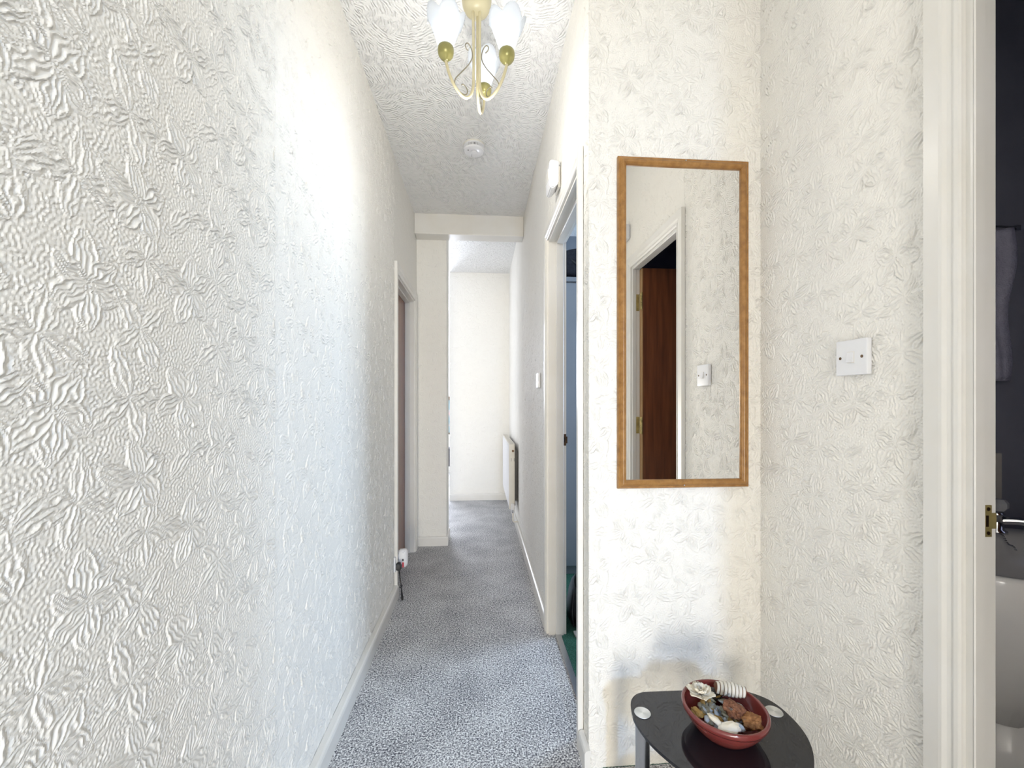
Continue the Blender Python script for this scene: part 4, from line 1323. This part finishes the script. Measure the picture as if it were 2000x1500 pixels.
# ribbed white pod
rp_ = thing('ribbed_pod', 'striped white ribbed pod on the back rim of the bowl', 'potpourri', (0.643, 1.040, T + 0.068))
yawp = math.radians(-20)
rotp = Matrix.Rotation(yawp, 4, 'Z')
def half_rib(x0_, x1_, r0, r1, k0=-0.15, k1=PI + 0.15):
    bm = bmesh.new()
    n = 12
    rings = []
    for x_, rr_ in ((x0_, r0), (x0_ + 0.0008, r0 + 0.0012), (x1_ - 0.0008, r1 + 0.0012), (x1_, r1)):
        rings.append([bm.verts.new((x_ + 0.004 * math.sin(k0 + (k1 - k0) * i / n), rr_ * math.cos(k0 + (k1 - k0) * i / n), rr_ * 0.8 * math.sin(k0 + (k1 - k0) * i / n) - 0.004)) for i in range(n + 1)])
    for Aa, Bb in zip(rings, rings[1:]):
        for i in range(n):
            bm.faces.new((Aa[i], Aa[i + 1], Bb[i + 1], Bb[i]))
    bm.faces.new(rings[0]); bm.faces.new(rings[-1][::-1])
    for i in (0, n):
        bm.faces.new([rg[i] for rg in rings])
    return bm
for k in range(8):
    t0 = -0.034 + k * 0.0085
    f0 = 0.0165 + 0.0055 * math.sin(PI * (k + 0.5) / 8)
    bm = half_rib(t0, t0 + 0.0066, f0, f0)
    bm.transform(rotp)
    o = link('rib', bm, 'pod_white', rp_, True)
bm = half_rib(-0.035, 0.034, 0.0165, 0.0165)
bm.transform(rotp)
o = link('core', bm, 'pod_brown', rp_, True, None)

def chunk(name, label, c, dims, rot, material, seed, cat='potpourri', group=None, rnd_=0.60):
    bm = bmesh.new()
    res = bmesh.ops.create_cube(bm, size=1)
    bmesh.ops.subdivide_edges(bm, edges=bm.edges[:], cuts=5, use_grid_fill=True)
    rr_ = Matrix.Rotation(rot[2], 3, 'Z') @ Matrix.Rotation(rot[1], 3, 'Y') @ Matrix.Rotation(rot[0], 3, 'X')
    for v in bm.verts:
        p = v.co.copy()
        rd_ = p.normalized() * 0.62
        p = p.lerp(rd_, rnd_)
        p += 0.22 * noise.noise_vector(p * 2.2 + Vector((seed, 0, 0))) + 0.07 * noise.noise_vector(p * 7.0 + Vector((0, seed, 0)))
        p.x += 0.05 * math.sin(p.y * 26 + seed)
        p.z += 0.035 * math.sin((p.x + p.y) * 30)
        v.co = rr_ @ Vector((p.x * dims[0], p.y * dims[1], p.z * dims[2]))
    o_ = link(name, bm, material, None, True, c)
    autosmooth(o_, 35)
    return tag(o_, label, cat, group)


chunk('bark_chunk', 'red-brown bark chunk in the middle of the bowl', (0.616, 0.978, T + 0.060), (0.036, 0.042, 0.026), (0.2, 0.15, 0.5), 'bark', 1.3)
chunk('bark_chunk', 'orange-brown bark chunk by the right rim of the bowl', (0.642, 0.948, T + 0.052), (0.036, 0.030, 0.028), (0.1, -0.2, -0.5), 'bark2', 5.1)
chunk('straw_knot', 'ochre straw knot at the left rim under the flower', (0.534, 0.999, T + 0.043), (0.018, 0.026, 0.016), (0, 0.2, 0.3), 'straw', 8.2)
husk('curled_husk', 'curled ochre husk at the front right of the bowl', (0.620, 0.932, T + 0.050), 0.0165, -0.5, 0.4, 'bark2', 1.2, 1.0, None)
husk('dried_husk', 'tall blue-grey husk standing right of the cream flower', (0.594, 1.014, T + 0.060), 0.0256, 1.1, -0.5)
husk('dried_husk', 'open blue-grey husk below the cream flower', (0.546, 0.987, T + 0.060), 0.0201, 0.9, -0.6)
husk('dried_husk', 'small blue-grey husk at the left inner rim', (0.538, 0.971, T + 0.056), 0.0171, -2.7, 0.7)
husk('dried_husk', 'domed pale grey husk in front of the red-brown bark', (0.583, 0.973, T + 0.066), 0.0256, -2.85, 0.5, 'grey_blue', 0.75)
husk('dried_husk', 'small upright grey husk at the front centre of the bowl', (0.581, 0.952, T + 0.058), 0.0177, 1.0, -0.6)
husk('dried_husk', 'narrow grey-white husk left of the curled ochre husk', (0.604, 0.946, T + 0.058), 0.0177, 1.2, -1.0)
husk('dried_husk', 'bluish husk fragment between the flower and the bark', (0.570, 0.999, T + 0.062), 0.0183, -2.5, -0.2)
husk('white_shell', 'white curved husk behind the orange-brown bark', (0.652, 0.988, T + 0.062), 0.019, -2.2, -0.9, 'pod_white', 1.1, 0.8, None)
chunk('cream_slice', 'pale cream slice near the front left rim of the bowl', (0.554, 0.953, T + 0.058), (0.016, 0.034, 0.009), (0.25, 0.3, 0.6), 'petal', 2.2, rnd_=0.9)
chunk('cream_slice', 'wide cream slice at the front rim of the bowl', (0.577, 0.931, T + 0.057), (0.036, 0.022, 0.010), (0.3, -0.1, -0.15), 'petal', 6.4, rnd_=0.9)
# loose filling underneath
rnd = random.Random(4)
bm = bmesh.new()
for k in range(70):
    a, r_ = rnd.uniform(0, 2 * PI), 0.056 * math.sqrt(rnd.random())
    rt = Matrix.Rotation(rnd.uniform(0, 6), 3, 'Z') @ Matrix.Rotation(rnd.uniform(-1, 1), 3, 'X')
    n0 = len(bm.faces)
    blob(bm, (qx + r_ * math.cos(a), qy + r_ * math.sin(a), T + 0.024 + 0.014 * (r_ / 0.056) + rnd.uniform(0, 0.012)), rnd.uniform(0.008, 0.014), 1, 1.3, 0.8, 0.35, 0.2, k, rt)
    bm.faces.ensure_lookup_table()
    mi = rnd.choice((0, 0, 1, 1, 2))
    for f_ in bm.faces[n0:]:
        f_.material_index = mi
o = link('potpourri_chips', bm, ['husk_in', 'grey_blue', 'straw'], None, True)
tag(o, 'loose blue-grey and brown chips filling the bowl below the larger pieces', 'potpourri', kind='stuff')
